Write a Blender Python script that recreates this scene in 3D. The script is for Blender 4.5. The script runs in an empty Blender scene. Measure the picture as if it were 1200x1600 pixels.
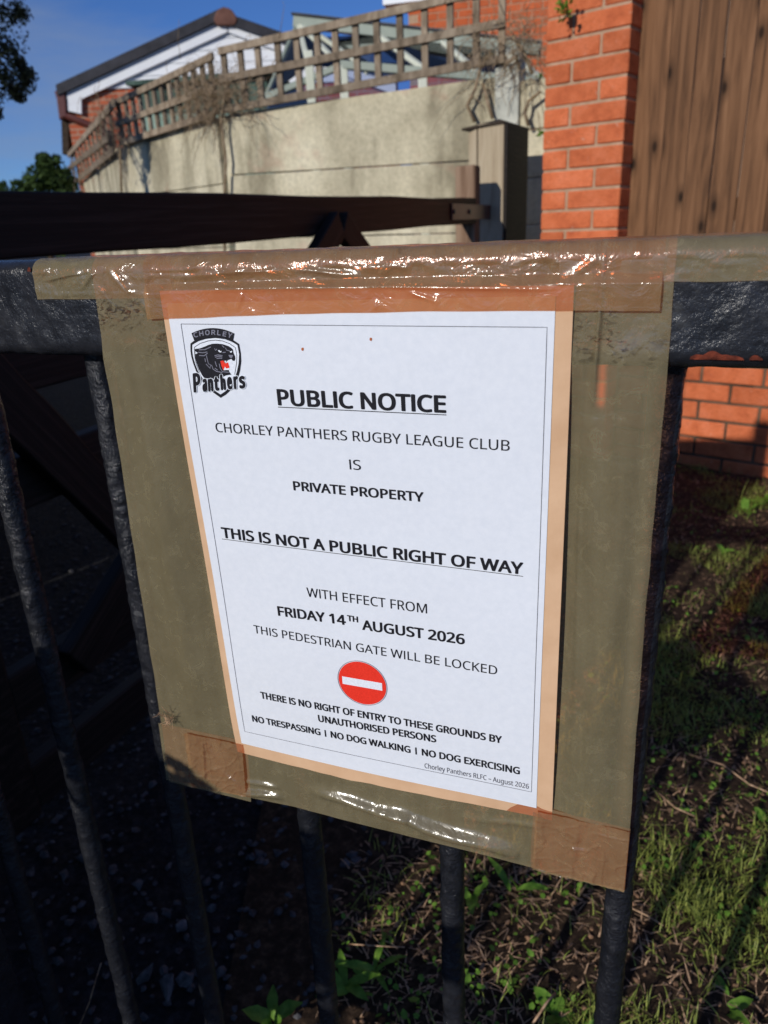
import bpy, bmesh, math, random, os
from mathutils import Vector, Matrix, noise
random.seed(7)
PI = math.pi
rad = math.radians
scn = bpy.context.scene
COL = scn.collection
HC = 0.98                       # height of the phone above the ground

# ------------------------------------------------------------------ camera
F = 1166.0
X_AX = Vector((0.99904080, -0.01549053, -0.04095767))
Y_AX = Vector((0.04378913, 0.35341362, 0.93444172))
Z_AX = Vector((0.0, -0.93533890, 0.35375294))
cam = bpy.data.cameras.new('camera')
cam.sensor_fit = 'VERTICAL'; cam.sensor_height = 36.0; cam.sensor_width = 27.0
cam.lens = F / 1600.0 * 36.0
cam.clip_start = 0.02; cam.clip_end = 3000
cam.dof.use_dof = True; cam.dof.focus_distance = 0.43; cam.dof.aperture_fstop = 12.5
cob = bpy.data.objects.new('camera', cam); COL.objects.link(cob)
m = Matrix((X_AX, Y_AX, Z_AX)).transposed().to_4x4()
m.translation = Vector((0, 0, HC)); cob.matrix_world = m
scn.camera = cob

# ------------------------------------------------------------------ sky and sun
SUN_AZ, SUN_EL = 219.0, 22.8    # where the sun stands (azimuth from +Y towards +X)
w = bpy.data.worlds.new('World'); scn.world = w; w.use_nodes = True
nt = w.node_tree; bg = nt.nodes['Background']
sky = nt.nodes.new('ShaderNodeTexSky'); sky.sky_type = 'NISHITA'; sky.sun_disc = False
sky.sun_elevation = rad(SUN_EL); sky.sun_rotation = rad(SUN_AZ)
sky.air_density = 0.85; sky.dust_density = 0.1; sky.ozone_density = 3.0; sky.altitude = 600
tint = nt.nodes.new('ShaderNodeMix'); tint.data_type = 'RGBA'; tint.blend_type = 'MULTIPLY'; tint.inputs[0].default_value = 1.0
tint.inputs[7].default_value = (0.46, 0.70, 1.12, 1)     # the clean deep blue of that morning
# thin high cloud: soft streaks all round the sky
tcw = nt.nodes.new('ShaderNodeTexCoord'); mpw = nt.nodes.new('ShaderNodeMapping'); mpw.inputs['Scale'].default_value = (1.2, 2.6, 7.0); mpw.inputs['Rotation'].default_value = (0, 0, 0.7)
nsw = nt.nodes.new('ShaderNodeTexNoise'); nsw.inputs['Scale'].default_value = 2.2; nsw.inputs['Detail'].default_value = 6; nsw.inputs['Roughness'].default_value = 0.6
rmw = nt.nodes.new('ShaderNodeMapRange'); rmw.inputs[1].default_value = 0.40; rmw.inputs[2].default_value = 0.72; rmw.inputs[4].default_value = 0.55
mxw = nt.nodes.new('ShaderNodeMix'); mxw.data_type = 'RGBA'; mxw.inputs[7].default_value = (2.6, 3.3, 4.6, 1)
nt.links.new(tcw.outputs['Generated'], mpw.inputs[0]); nt.links.new(mpw.outputs[0], nsw.inputs['Vector']); nt.links.new(nsw.outputs[0], rmw.inputs[0]); nt.links.new(rmw.outputs[0], mxw.inputs[0])
nt.links.new(sky.outputs[0], tint.inputs[6]); nt.links.new(tint.outputs[2], mxw.inputs[6]); nt.links.new(mxw.outputs[2], bg.inputs[0]); bg.inputs[1].default_value = 0.085
sd = bpy.data.lights.new('sun', 'SUN'); sd.energy = 3.2; sd.angle = rad(0.55); sd.color = (1.0, 0.95, 0.87)
so = bpy.data.objects.new('sun', sd); COL.objects.link(so)
S = Vector((math.sin(rad(SUN_AZ - 180)) * math.cos(rad(SUN_EL)), math.cos(rad(SUN_AZ - 180)) * math.cos(rad(SUN_EL)), -math.sin(rad(SUN_EL))))
so.rotation_euler = (-S).to_track_quat('Z', 'Y').to_euler(); so.location = (-3, -4, 6)
scn.view_settings.view_transform = 'Standard'; scn.view_settings.look = 'None'
scn.view_settings.exposure = 0.0; scn.view_settings.gamma = 1.0

# ------------------------------------------------------------------ geometry helpers
def ray(x, y):
    return X_AX * (x - 600) + Y_AX * (800 - y) - Z_AX * F
CAM = Vector((0, 0, HC))
def azv(a): return Vector((math.sin(rad(a)), math.cos(rad(a)), 0))
class Plane:
    """upright plane running along azimuth az, at horizontal distance D behind pixel (x, y)"""
    def __init__(s, x, y, D, az):
        r = ray(x, y); s.p0 = CAM + r * (D / math.hypot(r.x, r.y)); s.d = azv(az); s.n = Vector((-s.d.y, s.d.x, 0)); s.az = az
        if s.n.dot(s.p0 - CAM) > 0: s.n = -s.n          # n looks at the viewer
    def at(s, x, y, out=0.0):
        r = ray(x, y); t = (s.p0 + s.n * out - CAM).dot(s.n) / r.dot(s.n); return CAM + r * t
    def loc(s, x, y, out=0.0):
        p = s.at(x, y, out); q = p - s.p0; return (q.dot(s.d), p.z)
    def pt(s, a, z, out=0.0):
        p = s.p0 + s.d * a + s.n * out; return Vector((p.x, p.y, z))

def mesh(verts, faces, name='m'):
    me = bpy.data.meshes.new(name); me.from_pydata([tuple(v) for v in verts], [], faces); me.update(); return me
class MB:
    def __init__(s): s.v = []; s.f = []
    def add(s, vs, fs):
        n = len(s.v); s.v += [Vector(v) for v in vs]; s.f += [tuple(i + n for i in f) for f in fs]
    def hexa(s, c8):
        s.add(c8, [(0,3,2,1),(4,5,6,7),(0,1,5,4),(1,2,6,5),(2,3,7,6),(3,0,4,7)])
    def box(s, o, ax, ay, az):
        o = Vector(o); s.hexa([o, o+ax, o+ax+ay, o+ay, o+az, o+ax+az, o+ax+ay+az, o+ay+az])
    def bar(s, a, b, wd, th, up=Vector((0, 0, 1))):
        """rectangular bar from a to b, wd across the up axis's normal, th along up"""
        a = Vector(a); b = Vector(b); d = (b-a).normalized(); sx = d.cross(up)
        sx = sx.normalized() if sx.length > 1e-4 else Vector((1, 0, 0)); uy = sx.cross(d).normalized()
        s.box(a - sx*wd/2 - uy*th/2, sx*wd, b-a, uy*th)
    def tube(s, pts, r, n=8, cap=True):
        pts = [Vector(p) for p in pts]; k = len(s.v); rs = r if isinstance(r, (list, tuple)) else [r]*len(pts)
        ref = Vector((0.31, 0.52, 0.79))
        for i, p in enumerate(pts):
            d = (pts[min(i+1, len(pts)-1)] - pts[max(i-1, 0)]).normalized()
            a = d.cross(ref).normalized(); b = d.cross(a)
            for j in range(n):
                t = 2*PI*j/n; s.v.append(p + a*(math.cos(t)*rs[i]) + b*(math.sin(t)*rs[i]))
        for i in range(len(pts)-1):
            for j in range(n):
                s.f.append((k+i*n+j, k+i*n+(j+1) % n, k+(i+1)*n+(j+1) % n, k+(i+1)*n+j))
        if cap:
            s.f.append(tuple(k+j for j in range(n))); s.f.append(tuple(k+(len(pts)-1)*n+j for j in reversed(range(n))))
    def poly(s, pts, off):
        """flat polygon pushed along off into a prism"""
        n = len(pts); k = len(s.v); s.v += [Vector(p) for p in pts] + [Vector(p)+off for p in pts]
        s.f.append(tuple(range(k, k+n))); s.f.append(tuple(reversed(range(k+n, k+2*n))))
        for i in range(n): s.f.append((k+i, k+(i+1) % n, k+n+(i+1) % n, k+n+i))
    def build(s, name, mat, parent=None, smooth=False, bevel=0, kind=None, label=None):
        me = mesh(s.v, s.f, name)
        bm = bmesh.new(); bm.from_mesh(me)
        bmesh.ops.recalc_face_normals(bm, faces=bm.faces); bm.to_mesh(me); bm.free()
        if smooth: me.polygons.foreach_set('use_smooth', [True]*len(me.polygons))
        return link(name, me, mat, parent, bevel, kind, label)
def link(name, me, mat, parent=None, bevel=0, kind=None, label=None):
    o = bpy.data.objects.new(name, me); COL.objects.link(o)
    if mat is not None and len(me.materials) == 0: me.materials.append(mat)
    if parent is not None: o.parent = parent; o.matrix_parent_inverse = parent.matrix_world.inverted() if False else Matrix.Translation(-parent.location)
    if bevel:
        b = o.modifiers.new('bevel', 'BEVEL'); b.width = bevel; b.segments = 2; b.limit_method = 'ANGLE'; b.angle_limit = rad(40)
    if kind: o['kind'] = kind
    if label: o['label'] = label
    return o
def thing(name, label, cat, loc, group=None):
    o = bpy.data.objects.new(name, None); COL.objects.link(o); o.location = loc; o.empty_display_size = 0.1
    o['label'] = label; o['category'] = cat
    if group: o['group'] = group
    return o
def tag(o, label, cat, group=None, kind=None):
    o['label'] = label; o['category'] = cat
    if group: o['group'] = group
    if kind: o['kind'] = kind
    return o

# ------------------------------------------------------------------ materials
def newmat(name):
    m = bpy.data.materials.new(name); m.use_nodes = True
    return m, m.node_tree, m.node_tree.nodes['Principled BSDF']
def N(nt, t, **kw):
    n = nt.nodes.new(t)
    for k, v in kw.items():
        if k.startswith('i_'):
            key = k[2:]; n.inputs[int(key) if key.isdigit() else key.replace('_', ' ')].default_value = v
        else: setattr(n, k, v)
    return n
def coords(nt, obj=True, scale=(1, 1, 1), rot=(0, 0, 0)):
    tc = N(nt, 'ShaderNodeTexCoord'); mp = N(nt, 'ShaderNodeMapping'); mp.inputs['Scale'].default_value = scale; mp.inputs['Rotation'].default_value = rot
    if obj: nt.links.new(tc.outputs['Object'], mp.inputs[0])
    else:
        g = N(nt, 'ShaderNodeNewGeometry'); nt.links.new(g.outputs['Position'], mp.inputs[0])
    return mp.outputs[0]
def ramp(nt, fac, stops):
    r = N(nt, 'ShaderNodeValToRGB'); cr = r.color_ramp
    while len(cr.elements) < len(stops): cr.elements.new(0.5)
    for e, (p, c) in zip(cr.elements, stops): e.position = p; e.color = (*c, 1) if len(c) == 3 else c
    nt.links.new(fac, r.inputs[0]); return r.outputs[0]
def noise_n(nt, vec, sc, det=4, rough=0.55, dist=0):
    n = N(nt, 'ShaderNodeTexNoise'); n.inputs['Scale'].default_value = sc; n.inputs['Detail'].default_value = det
    n.inputs['Roughness'].default_value = rough; n.inputs['Distortion'].default_value = dist; nt.links.new(vec, n.inputs['Vector']); return n.outputs[0]
def mixc(nt, fac, a, b, mode='MIX'):
    m = N(nt, 'ShaderNodeMix', data_type='RGBA', blend_type=mode)
    for s, v in ((m.inputs[0], fac), (m.inputs[6], a), (m.inputs[7], b)):
        if hasattr(v, 'is_linked'): nt.links.new(v, s)
        else: s.default_value = v if isinstance(v, (int, float)) else (*v, 1) if len(v) == 3 else v
    return m.outputs[2]
def bump(nt, h, st, dist, bs, prev=None):
    b = N(nt, 'ShaderNodeBump'); b.inputs['Strength'].default_value = st; b.inputs['Distance'].default_value = dist
    nt.links.new(h, b.inputs['Height'])
    if prev is not None: nt.links.new(prev, b.inputs['Normal'])
    if bs is not None: nt.links.new(b.outputs[0], bs.inputs['Normal'])
    return b.outputs[0]
def objrand(nt):
    return N(nt, 'ShaderNodeObjectInfo').outputs['Random']

def mat_simple(name, c1, c2, sc=20, rough=0.7, bst=0.3, bd=0.002, bsc=None, scale=(1, 1, 1), spec=0.3, rnd=0.0, world=True):
    m, nt, b = newmat(name); v = coords(nt, not world, scale)
    n1 = noise_n(nt, v, sc); c = ramp(nt, n1, [(0.3, c1), (0.7, c2)])
    if rnd:
        r = objrand(nt); hs = N(nt, 'ShaderNodeMapRange'); hs.inputs[3].default_value = 1-rnd; hs.inputs[4].default_value = 1+rnd
        nt.links.new(r, hs.inputs[0]); mm = N(nt, 'ShaderNodeVectorMath', operation='SCALE'); nt.links.new(c, mm.inputs[0]); nt.links.new(hs.outputs[0], mm.inputs['Scale']); c = mm.outputs[0]
    nt.links.new(c, b.inputs['Base Color']); b.inputs['Roughness'].default_value = rough; b.inputs['Specular IOR Level'].default_value = spec
    if bst: bump(nt, noise_n(nt, v, bsc or sc*3, 5), bst, bd, b)
    return m
M = {}
def mat_brick(name, c1, c2, c3, rnd):
    m, nt, b = newmat(name); v = coords(nt, False); vs = coords(nt, False, (1, 1, 5))
    c = ramp(nt, noise_n(nt, v, 11, 6, 0.7), [(0.28, c1), (0.5, c2), (0.74, c3)])
    dk = ramp(nt, noise_n(nt, vs, 60, 5, 0.75), [(0.33, (0.62, 0.56, 0.52)), (0.50, (1, 1, 1))]); c = mixc(nt, 0.8, c, dk, 'MULTIPLY')
    sc_ = ramp(nt, noise_n(nt, v, 34, 4, 0.6, 1.0), [(0.66, (0, 0, 0)), (0.72, (0.5, 0.5, 0.5))]); c = mixc(nt, sc_, c, (0.62, 0.42, 0.32))
    mr = N(nt, 'ShaderNodeMapRange'); mr.inputs[3].default_value = 1-rnd; mr.inputs[4].default_value = 1+rnd; nt.links.new(objrand(nt), mr.inputs[0])
    mm = N(nt, 'ShaderNodeVectorMath', operation='SCALE'); nt.links.new(c, mm.inputs[0]); nt.links.new(mr.outputs[0], mm.inputs['Scale']); nt.links.new(mm.outputs[0], b.inputs['Base Color'])
    b.inputs['Roughness'].default_value = 0.92; b.inputs['Specular IOR Level'].default_value = 0.12
    p = bump(nt, noise_n(nt, vs, 90, 6, 0.75), 0.9, 0.004, None); bump(nt, noise_n(nt, v, 22, 3), 0.5, 0.006, b, p); return m
M['brick'] = mat_brick('orange_brick', (0.47, 0.108, 0.045), (0.66, 0.175, 0.070), (0.76, 0.235, 0.115), 0.15)
M['brick_far'] = mat_simple('orange_brick_far', (0.46, 0.10, 0.035), (0.60, 0.15, 0.06), 6, 0.9, 0.4, 0.003, 60, rnd=0.15, spec=0.1)
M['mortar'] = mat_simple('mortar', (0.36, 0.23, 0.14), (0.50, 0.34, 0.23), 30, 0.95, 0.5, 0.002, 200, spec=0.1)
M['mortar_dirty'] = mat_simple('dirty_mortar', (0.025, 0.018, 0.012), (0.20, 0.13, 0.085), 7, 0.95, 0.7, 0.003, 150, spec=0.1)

def mat_concrete():
    m, nt, b = newmat('weathered_concrete'); v = coords(nt, False); vs = coords(nt, False, (3, 3, 0.7))
    a = ramp(nt, noise_n(nt, v, 2.2, 6, 0.65), [(0.25, (0.44, 0.40, 0.295)), (0.5, (0.62, 0.575, 0.435)), (0.75, (0.76, 0.715, 0.565))])
    st = ramp(nt, noise_n(nt, vs, 1.6, 5, 0.6), [(0.36, (0.56, 0.54, 0.50)), (0.50, (0.92, 0.90, 0.86)), (0.62, (1.06, 1.04, 1.0))])
    c = mixc(nt, 1.0, a, st, 'MULTIPLY')
    sp = ramp(nt, noise_n(nt, v, 45, 5, 0.7), [(0.35, (0.62, 0.62, 0.58)), (0.6, (1.05, 1.03, 1.0))])
    c = mixc(nt, 0.5, c, sp, 'MULTIPLY')
    pk = ramp(nt, noise_n(nt, coords(nt, False, (1, 1, 1.3)), 3.1, 3, 0.6), [(0.60, (0, 0, 0)), (0.74, (0.45, 0.45, 0.45))])
    c = mixc(nt, pk, c, (0.50, 0.27, 0.20))
    nt.links.new(c, b.inputs['Base Color']); b.inputs['Roughness'].default_value = 0.92; b.inputs['Specular IOR Level'].default_value = 0.15
    bump(nt, noise_n(nt, v, 90, 6, 0.7), 0.6, 0.004, b); return m
M['concrete'] = mat_concrete()
M['post_concrete'] = mat_simple('pale_post_concrete', (0.42, 0.43, 0.38), (0.62, 0.62, 0.54), 12, 0.9, 0.5, 0.003, 90, spec=0.15)

def mat_wood(name, ca, cb, cc, grain=(1, 1, 0.06), sc=22, knots=0.0, bst=0.5, rough=0.8, rnd=0.1, spec=0.2):
    """grain runs along the axis with the small scale factor, in object space"""
    m, nt, b = newmat(name); v = coords(nt, True, grain); vk = coords(nt, True, (1, 1, 0.45))
    r = objrand(nt); ad = N(nt, 'ShaderNodeVectorMath', operation='ADD'); nt.links.new(v, ad.inputs[0])
    cx = N(nt, 'ShaderNodeCombineXYZ'); mu = N(nt, 'ShaderNodeMath', operation='MULTIPLY'); mu.inputs[1].default_value = 17.0
    nt.links.new(r, mu.inputs[0]); nt.links.new(mu.outputs[0], cx.inputs[0]); nt.links.new(mu.outputs[0], cx.inputs[2]); nt.links.new(cx.outputs[0], ad.inputs[1])
    g = noise_n(nt, ad.outputs[0], sc, 6, 0.62, 0.6)
    c = ramp(nt, g, [(0.30, ca), (0.5, cb), (0.72, cc)])
    if knots:
        ad2 = N(nt, 'ShaderNodeVectorMath', operation='ADD'); nt.links.new(vk, ad2.inputs[0]); nt.links.new(cx.outputs[0], ad2.inputs[1])
        sx = N(nt, 'ShaderNodeSeparateXYZ'); nt.links.new(ad2.outputs[0], sx.inputs[0]); cy = N(nt, 'ShaderNodeCombineXYZ'); nt.links.new(sx.outputs[0], cy.inputs[0]); nt.links.new(sx.outputs[2], cy.inputs[1])
        vo = N(nt, 'ShaderNodeTexVoronoi', voronoi_dimensions='2D'); vo.inputs['Scale'].default_value = knots; nt.links.new(cy.outputs[0], vo.inputs['Vector'])
        kf = ramp(nt, vo.outputs['Distance'], [(0.04, (1, 1, 1)), (0.085, (0.45, 0.45, 0.45)), (0.20, (0, 0, 0))])
        c = mixc(nt, kf, c, tuple(x*0.45 for x in ca))
    mr = N(nt, 'ShaderNodeMapRange'); mr.inputs[3].default_value = 1-rnd; mr.inputs[4].default_value = 1+rnd; nt.links.new(r, mr.inputs[0])
    mm = N(nt, 'ShaderNodeVectorMath', operation='SCALE'); nt.links.new(c, mm.inputs[0]); nt.links.new(mr.outputs[0], mm.inputs['Scale'])
    nt.links.new(mm.outputs[0], b.inputs['Base Color']); b.inputs['Roughness'].default_value = rough; b.inputs['Specular IOR Level'].default_value = spec
    bump(nt, g, bst, 0.004, b); return m
M['board'] = mat_wood('brown_fence_board', (0.055, 0.027, 0.014), (0.165, 0.080, 0.038), (0.245, 0.125, 0.062), knots=7.5, sc=34, rnd=0.2)
M['trellis'] = mat_wood('grey_trellis_wood', (0.11, 0.082, 0.055), (0.235, 0.18, 0.125), (0.37, 0.30, 0.22), (1, 1, 0.4), sc=18, rnd=0.25)
M['old_post'] = mat_wood('weathered_post_wood', (0.17, 0.11, 0.07), (0.40, 0.32, 0.215), (0.54, 0.46, 0.33), (1, 1, 0.08), sc=16, rnd=0.05)
M['stile'] = mat_wood('brown_stile_wood', (0.07, 0.04, 0.026), (0.22, 0.135, 0.085), (0.36, 0.25, 0.17), (1, 1, 0.05), sc=30, rnd=0.05)
def mat_gatewood():
    m, nt, b = newmat('dark_stained_gate_wood'); v = coords(nt, True, (0.35, 3.0, 3.0))
    g = noise_n(nt, v, 9, 5, 0.55, 1.2); wv = N(nt, 'ShaderNodeTexWave', wave_type='BANDS', bands_direction='Z'); wv.inputs['Scale'].default_value = 5; wv.inputs['Distortion'].default_value = 9; wv.inputs['Detail'].default_value = 3
    wv.inputs['Detail Scale'].default_value = 0.7; nt.links.new(v, wv.inputs['Vector'])
    mx = N(nt, 'ShaderNodeMath', operation='MULTIPLY_ADD'); nt.links.new(wv.outputs[1], mx.inputs[0]); mx.inputs[1].default_value = 0.09; g2 = noise_n(nt, coords(nt, True, (0.25, 3, 9)), 14, 6, 0.65, 0.8); nt.links.new(g2, mx.inputs[2])
    c = ramp(nt, mx.outputs[0], [(0.35, (0.007, 0.005, 0.004)), (0.55, (0.013, 0.009, 0.0075)), (0.75, (0.045, 0.028, 0.022))])
    nt.links.new(c, b.inputs['Base Color']); b.inputs['Roughness'].default_value = 0.62; b.inputs['Specular IOR Level'].default_value = 0.25
    bump(nt, mx.outputs[0], 0.2, 0.002, b); return m
M['gatewood'] = mat_gatewood()

def mat_blackpaint(name='thick_black_gloss_paint', k=1.0, rlo=0.19, rhi=0.33):
    m, nt, b = newmat(name); v = coords(nt, False)
    n1 = noise_n(nt, v, 160, 4, 0.6); n2 = noise_n(nt, v, 520, 5, 0.65); n3 = noise_n(nt, v, 38, 3, 0.5)
    c = ramp(nt, noise_n(nt, v, 60, 6, 0.7), [(0.3, (0.008, 0.009, 0.012)), (0.6, (0.020, 0.021, 0.026)), (0.78, (0.060, 0.060, 0.060))])
    # rust where the paint has come away
    rf = ramp(nt, noise_n(nt, v, 30, 5, 0.6), [(0.775, (0, 0, 0)), (0.79, (1, 1, 1))])
    c = mixc(nt, rf, c, (0.22, 0.05, 0.022))
    nt.links.new(c, b.inputs['Base Color']); b.inputs['Specular IOR Level'].default_value = 0.5
    r = ramp(nt, n3, [(0.3, (rlo,)*3), (0.7, (rhi,)*3)]); nt.links.new(r, b.inputs['Roughness'])
    p = bump(nt, n3, 0.5, 0.003, None); p = bump(nt, n1, min(1, 0.42*k), 0.0016*k, None, p); bump(nt, n2, min(1, 0.45*k), 0.0007*k, b, p)
    return m
M['black'] = mat_blackpaint(); M['black_bar'] = mat_blackpaint('lumpy_black_bar_paint', 1.6, 0.14, 0.26)
M['rust'] = mat_simple('flaking_rust', (0.05, 0.012, 0.008), (0.24, 0.048, 0.022), 220, 0.9, 0.9, 0.001, 500)

def mat_tape(name, bumps, contact=False, rough=0.19, f0=0.055, ca=(0.465, 0.39, 0.225), cb=(0.54, 0.46, 0.275)):
    m, nt, b = newmat(name); nt.nodes.remove(b)
    out = nt.nodes['Material Output']
    tr = N(nt, 'ShaderNodeBsdfTransparent'); tr.inputs[0].default_value = (0.90, 0.42, 0.22, 1)
    df = N(nt, 'ShaderNodeBsdfDiffuse'); v = coords(nt, False)
    c = ramp(nt, noise_n(nt, v, 34, 5, 0.6, 0.6), [(0.3, ca), (0.7, cb)])
    nt.links.new(c, df.inputs[0])
    stv = ramp(nt, noise_n(nt, coords(nt, False, (1, 1, 0.12)), 130, 4, 0.6), [(0.3, (0.90, 0.89, 0.88)), (0.7, (1.06, 1.06, 1.06))]); c2_ = mixc(nt, 1.0, c, stv, 'MULTIPLY'); nt.links.new(c2_, df.inputs[0])
    # air trapped under the film makes it paler in ragged patches
    air = ramp(nt, noise_n(nt, v, 120, 6, 0.65, 1.0), [(0.56, (0.31, 0.31, 0.31)), (0.64, (0.37, 0.37, 0.37)), (0.68, (0.32, 0.32, 0.32))])
    if contact:
        # where the film is pressed onto the rough rail it wets out and shows the black paint
        ge0 = N(nt, 'ShaderNodeNewGeometry'); sz = N(nt, 'ShaderNodeSeparateXYZ'); nt.links.new(ge0.outputs['Position'], sz.inputs[0])
        band = ramp(nt, N(nt, 'ShaderNodeMath', operation='MULTIPLY').outputs[0], [(0.0, (0, 0, 0)), (1.0, (1, 1, 1))])
        mul = band.node.inputs[0].links[0].from_node; nt.links.new(sz.outputs[2], mul.inputs[0]); mul.inputs[1].default_value = 1.0
        cr = band.node.color_ramp; cr.elements[0].position = 0.9195; cr.elements[1].position = 0.9215; e_ = cr.elements.new(0.946); e_.color = (1, 1, 1, 1); e_ = cr.elements.new(0.956); e_.color = (0, 0, 0, 1)
        vv = coords(nt, False, (1, 1, 2.4)); nn = ramp(nt, noise_n(nt, vv, 150, 6, 0.7, 1.5), [(0.515, (0, 0, 0)), (0.55, (1, 1, 1))]); n2 = ramp(nt, noise_n(nt, coords(nt, False), 40, 3, 0.6), [(0.45, (0, 0, 0)), (0.58, (1, 1, 1))])
        cm = mixc(nt, 1.0, nn, band, 'MULTIPLY'); cm = mixc(nt, 1.0, cm, n2, 'MULTIPLY'); air = mixc(nt, cm, air, (0.07, 0.07, 0.07))
    mx = N(nt, 'ShaderNodeMixShader'); nt.links.new(air, mx.inputs[0]); nt.links.new(tr.outputs[0], mx.inputs[1]); nt.links.new(df.outputs[0], mx.inputs[2])
    gl = N(nt, 'ShaderNodeBsdfGlossy'); gl.inputs[0].default_value = (1, 1, 1, 1); gl.inputs['Roughness'].default_value = rough
    h = noise_n(nt, v, 75, 4, 0.55, 0.8); bb = bump(nt, h, bumps, 0.0025, None); b2 = bump(nt, noise_n(nt, v, 420, 4, 0.6), 0.12*bumps, 0.0006, None, bb)
    nt.links.new(b2, gl.inputs['Normal']); nt.links.new(b2, df.inputs['Normal'])
    ge = N(nt, 'ShaderNodeNewGeometry'); dt = N(nt, 'ShaderNodeVectorMath', operation='DOT_PRODUCT'); nt.links.new(b2, dt.inputs[0]); nt.links.new(ge.outputs['Incoming'], dt.inputs[1])
    ab = N(nt, 'ShaderNodeMath', operation='ABSOLUTE'); nt.links.new(dt.outputs['Value'], ab.inputs[0]); sb = N(nt, 'ShaderNodeMath', operation='SUBTRACT'); sb.inputs[0].default_value = 1; nt.links.new(ab.outputs[0], sb.inputs[1])
    pw = N(nt, 'ShaderNodeMath', operation='POWER'); nt.links.new(sb.outputs[0], pw.inputs[0]); pw.inputs[1].default_value = 5
    fr = N(nt, 'ShaderNodeMath', operation='MULTIPLY_ADD'); nt.links.new(pw.outputs[0], fr.inputs[0]); fr.inputs[1].default_value = 0.30; fr.inputs[2].default_value = f0
    mg = N(nt, 'ShaderNodeMixShader'); nt.links.new(fr.outputs[0], mg.inputs[0]); nt.links.new(mx.outputs[0], mg.inputs[1]); nt.links.new(gl.outputs[0], mg.inputs[2])
    nt.links.new(mg.outputs[0], out.inputs[0]); return m
M['tape'] = mat_tape('brown_parcel_tape', 0.34)
M['tape_side'] = mat_tape('brown_parcel_tape_on_rail', 0.30, True)
M['tape_rough'] = mat_tape('crinkled_parcel_tape', 0.8, False, 0.17, 0.05)
M['tape_corner'] = mat_tape('overlapped_corner_tape', 0.5, False, 0.15, 0.05, (0.43, 0.33, 0.175), (0.53, 0.43, 0.24))
M['tape_brown'] = mat_tape('doubled_brown_parcel_tape', 0.55, False, 0.15, 0.05, (0.46, 0.325, 0.16), (0.57, 0.42, 0.22))
def mat_paper():
    m, nt, b = newmat('white_printed_paper'); v = coords(nt, False)
    c = ramp(nt, noise_n(nt, v, 260, 4, 0.6), [(0.3, (0.73, 0.765, 0.83)), (0.7, (0.78, 0.81, 0.87))])
    nt.links.new(c, b.inputs['Base Color']); b.inputs['Roughness'].default_value = 0.75; b.inputs['Specular IOR Level'].default_value = 0.2
    p = bump(nt, noise_n(nt, v, 16, 3, 0.5), 0.35, 0.004, None); bump(nt, noise_n(nt, v, 700, 4), 0.15, 0.0003, b, p); return m
M['paper'] = mat_paper()
M['card'] = mat_simple('buff_cardboard', (0.62, 0.385, 0.225), (0.72, 0.47, 0.29), 40, 0.85, 0.3, 0.0006, 300)
def mat_ink(name, c, rough=0.6):
    m, nt, b = newmat(name); v = coords(nt, False)
    nt.links.new(ramp(nt, noise_n(nt, v, 900, 3), [(0.3, c), (0.8, tuple(x*1.25+0.004 for x in c))]), b.inputs['Base Color'])
    b.inputs['Roughness'].default_value = rough; b.inputs['Specular IOR Level'].default_value = 0.2; return m
M['ink'] = mat_ink('black_ink', (0.010, 0.010, 0.014)); M['ink_grey'] = mat_ink('grey_ink', (0.20, 0.20, 0.25))
M['ink_thin'] = mat_ink('thin_grey_ink', (0.10, 0.10, 0.12))
M['ink_red'] = mat_ink('red_ink', (0.76, 0.035, 0.018)); M['ink_white'] = mat_ink('unprinted_paper', (0.73, 0.765, 0.83))
M['speck'] = mat_ink('orange_glue_speck', (0.42, 0.12, 0.04))
M['white'] = mat_simple('white_painted_board', (0.80, 0.82, 0.85), (0.87, 0.89, 0.91), 3, 0.5, 0.1, 0.001, 60)
M['slate'] = mat_simple('dark_roof_tile', (0.022, 0.022, 0.028), (0.045, 0.045, 0.055), 8, 0.7, 0.4, 0.004, 60)
M['ridge'] = mat_simple('brown_clay_ridge', (0.12, 0.055, 0.04), (0.20, 0.095, 0.07), 8, 0.85, 0.4, 0.004, 40)
M['gutter'] = mat_simple('brown_plastic_gutter', (0.085, 0.022, 0.016), (0.13, 0.038, 0.028), 6, 0.35, 0.1, 0.001, 60, spec=0.5)
M['frame'] = mat_simple('cream_conservatory_frame', (0.62, 0.64, 0.50), (0.74, 0.75, 0.62), 4, 0.45, 0.1, 0.001, 60)
M['frame_grey'] = mat_simple('grey_green_frame', (0.20, 0.24, 0.20), (0.30, 0.34, 0.28), 4, 0.5, 0.1, 0.001, 60)
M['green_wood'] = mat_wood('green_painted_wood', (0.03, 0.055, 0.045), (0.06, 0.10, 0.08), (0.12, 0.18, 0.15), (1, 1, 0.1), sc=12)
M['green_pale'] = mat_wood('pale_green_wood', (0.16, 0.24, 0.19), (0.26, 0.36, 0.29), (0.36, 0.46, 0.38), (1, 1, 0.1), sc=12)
def mat_glass():
    m, nt, b = newmat('tinted_glass'); nt.nodes.remove(b); out = nt.nodes['Material Output']
    t = N(nt, 'ShaderNodeBsdfTransparent'); t.inputs[0].default_value = (0.72, 0.76, 0.86, 1); g = N(nt, 'ShaderNodeBsdfGlossy'); g.inputs['Roughness'].default_value = 0.03
    f = N(nt, 'ShaderNodeFresnel'); f.inputs[0].default_value = 1.6; x = N(nt, 'ShaderNodeMixShader')
    bump_n = bump(nt, noise_n(nt, coords(nt, False), 3, 2), 0.2, 0.004, None); nt.links.new(bump_n, g.inputs['Normal'])
    nt.links.new(f.outputs[0], x.inputs[0]); nt.links.new(t.outputs[0], x.inputs[1]); nt.links.new(g.outputs[0], x.inputs[2]); nt.links.new(x.outputs[0], out.inputs[0]); return m
M['glass'] = mat_glass()
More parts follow.
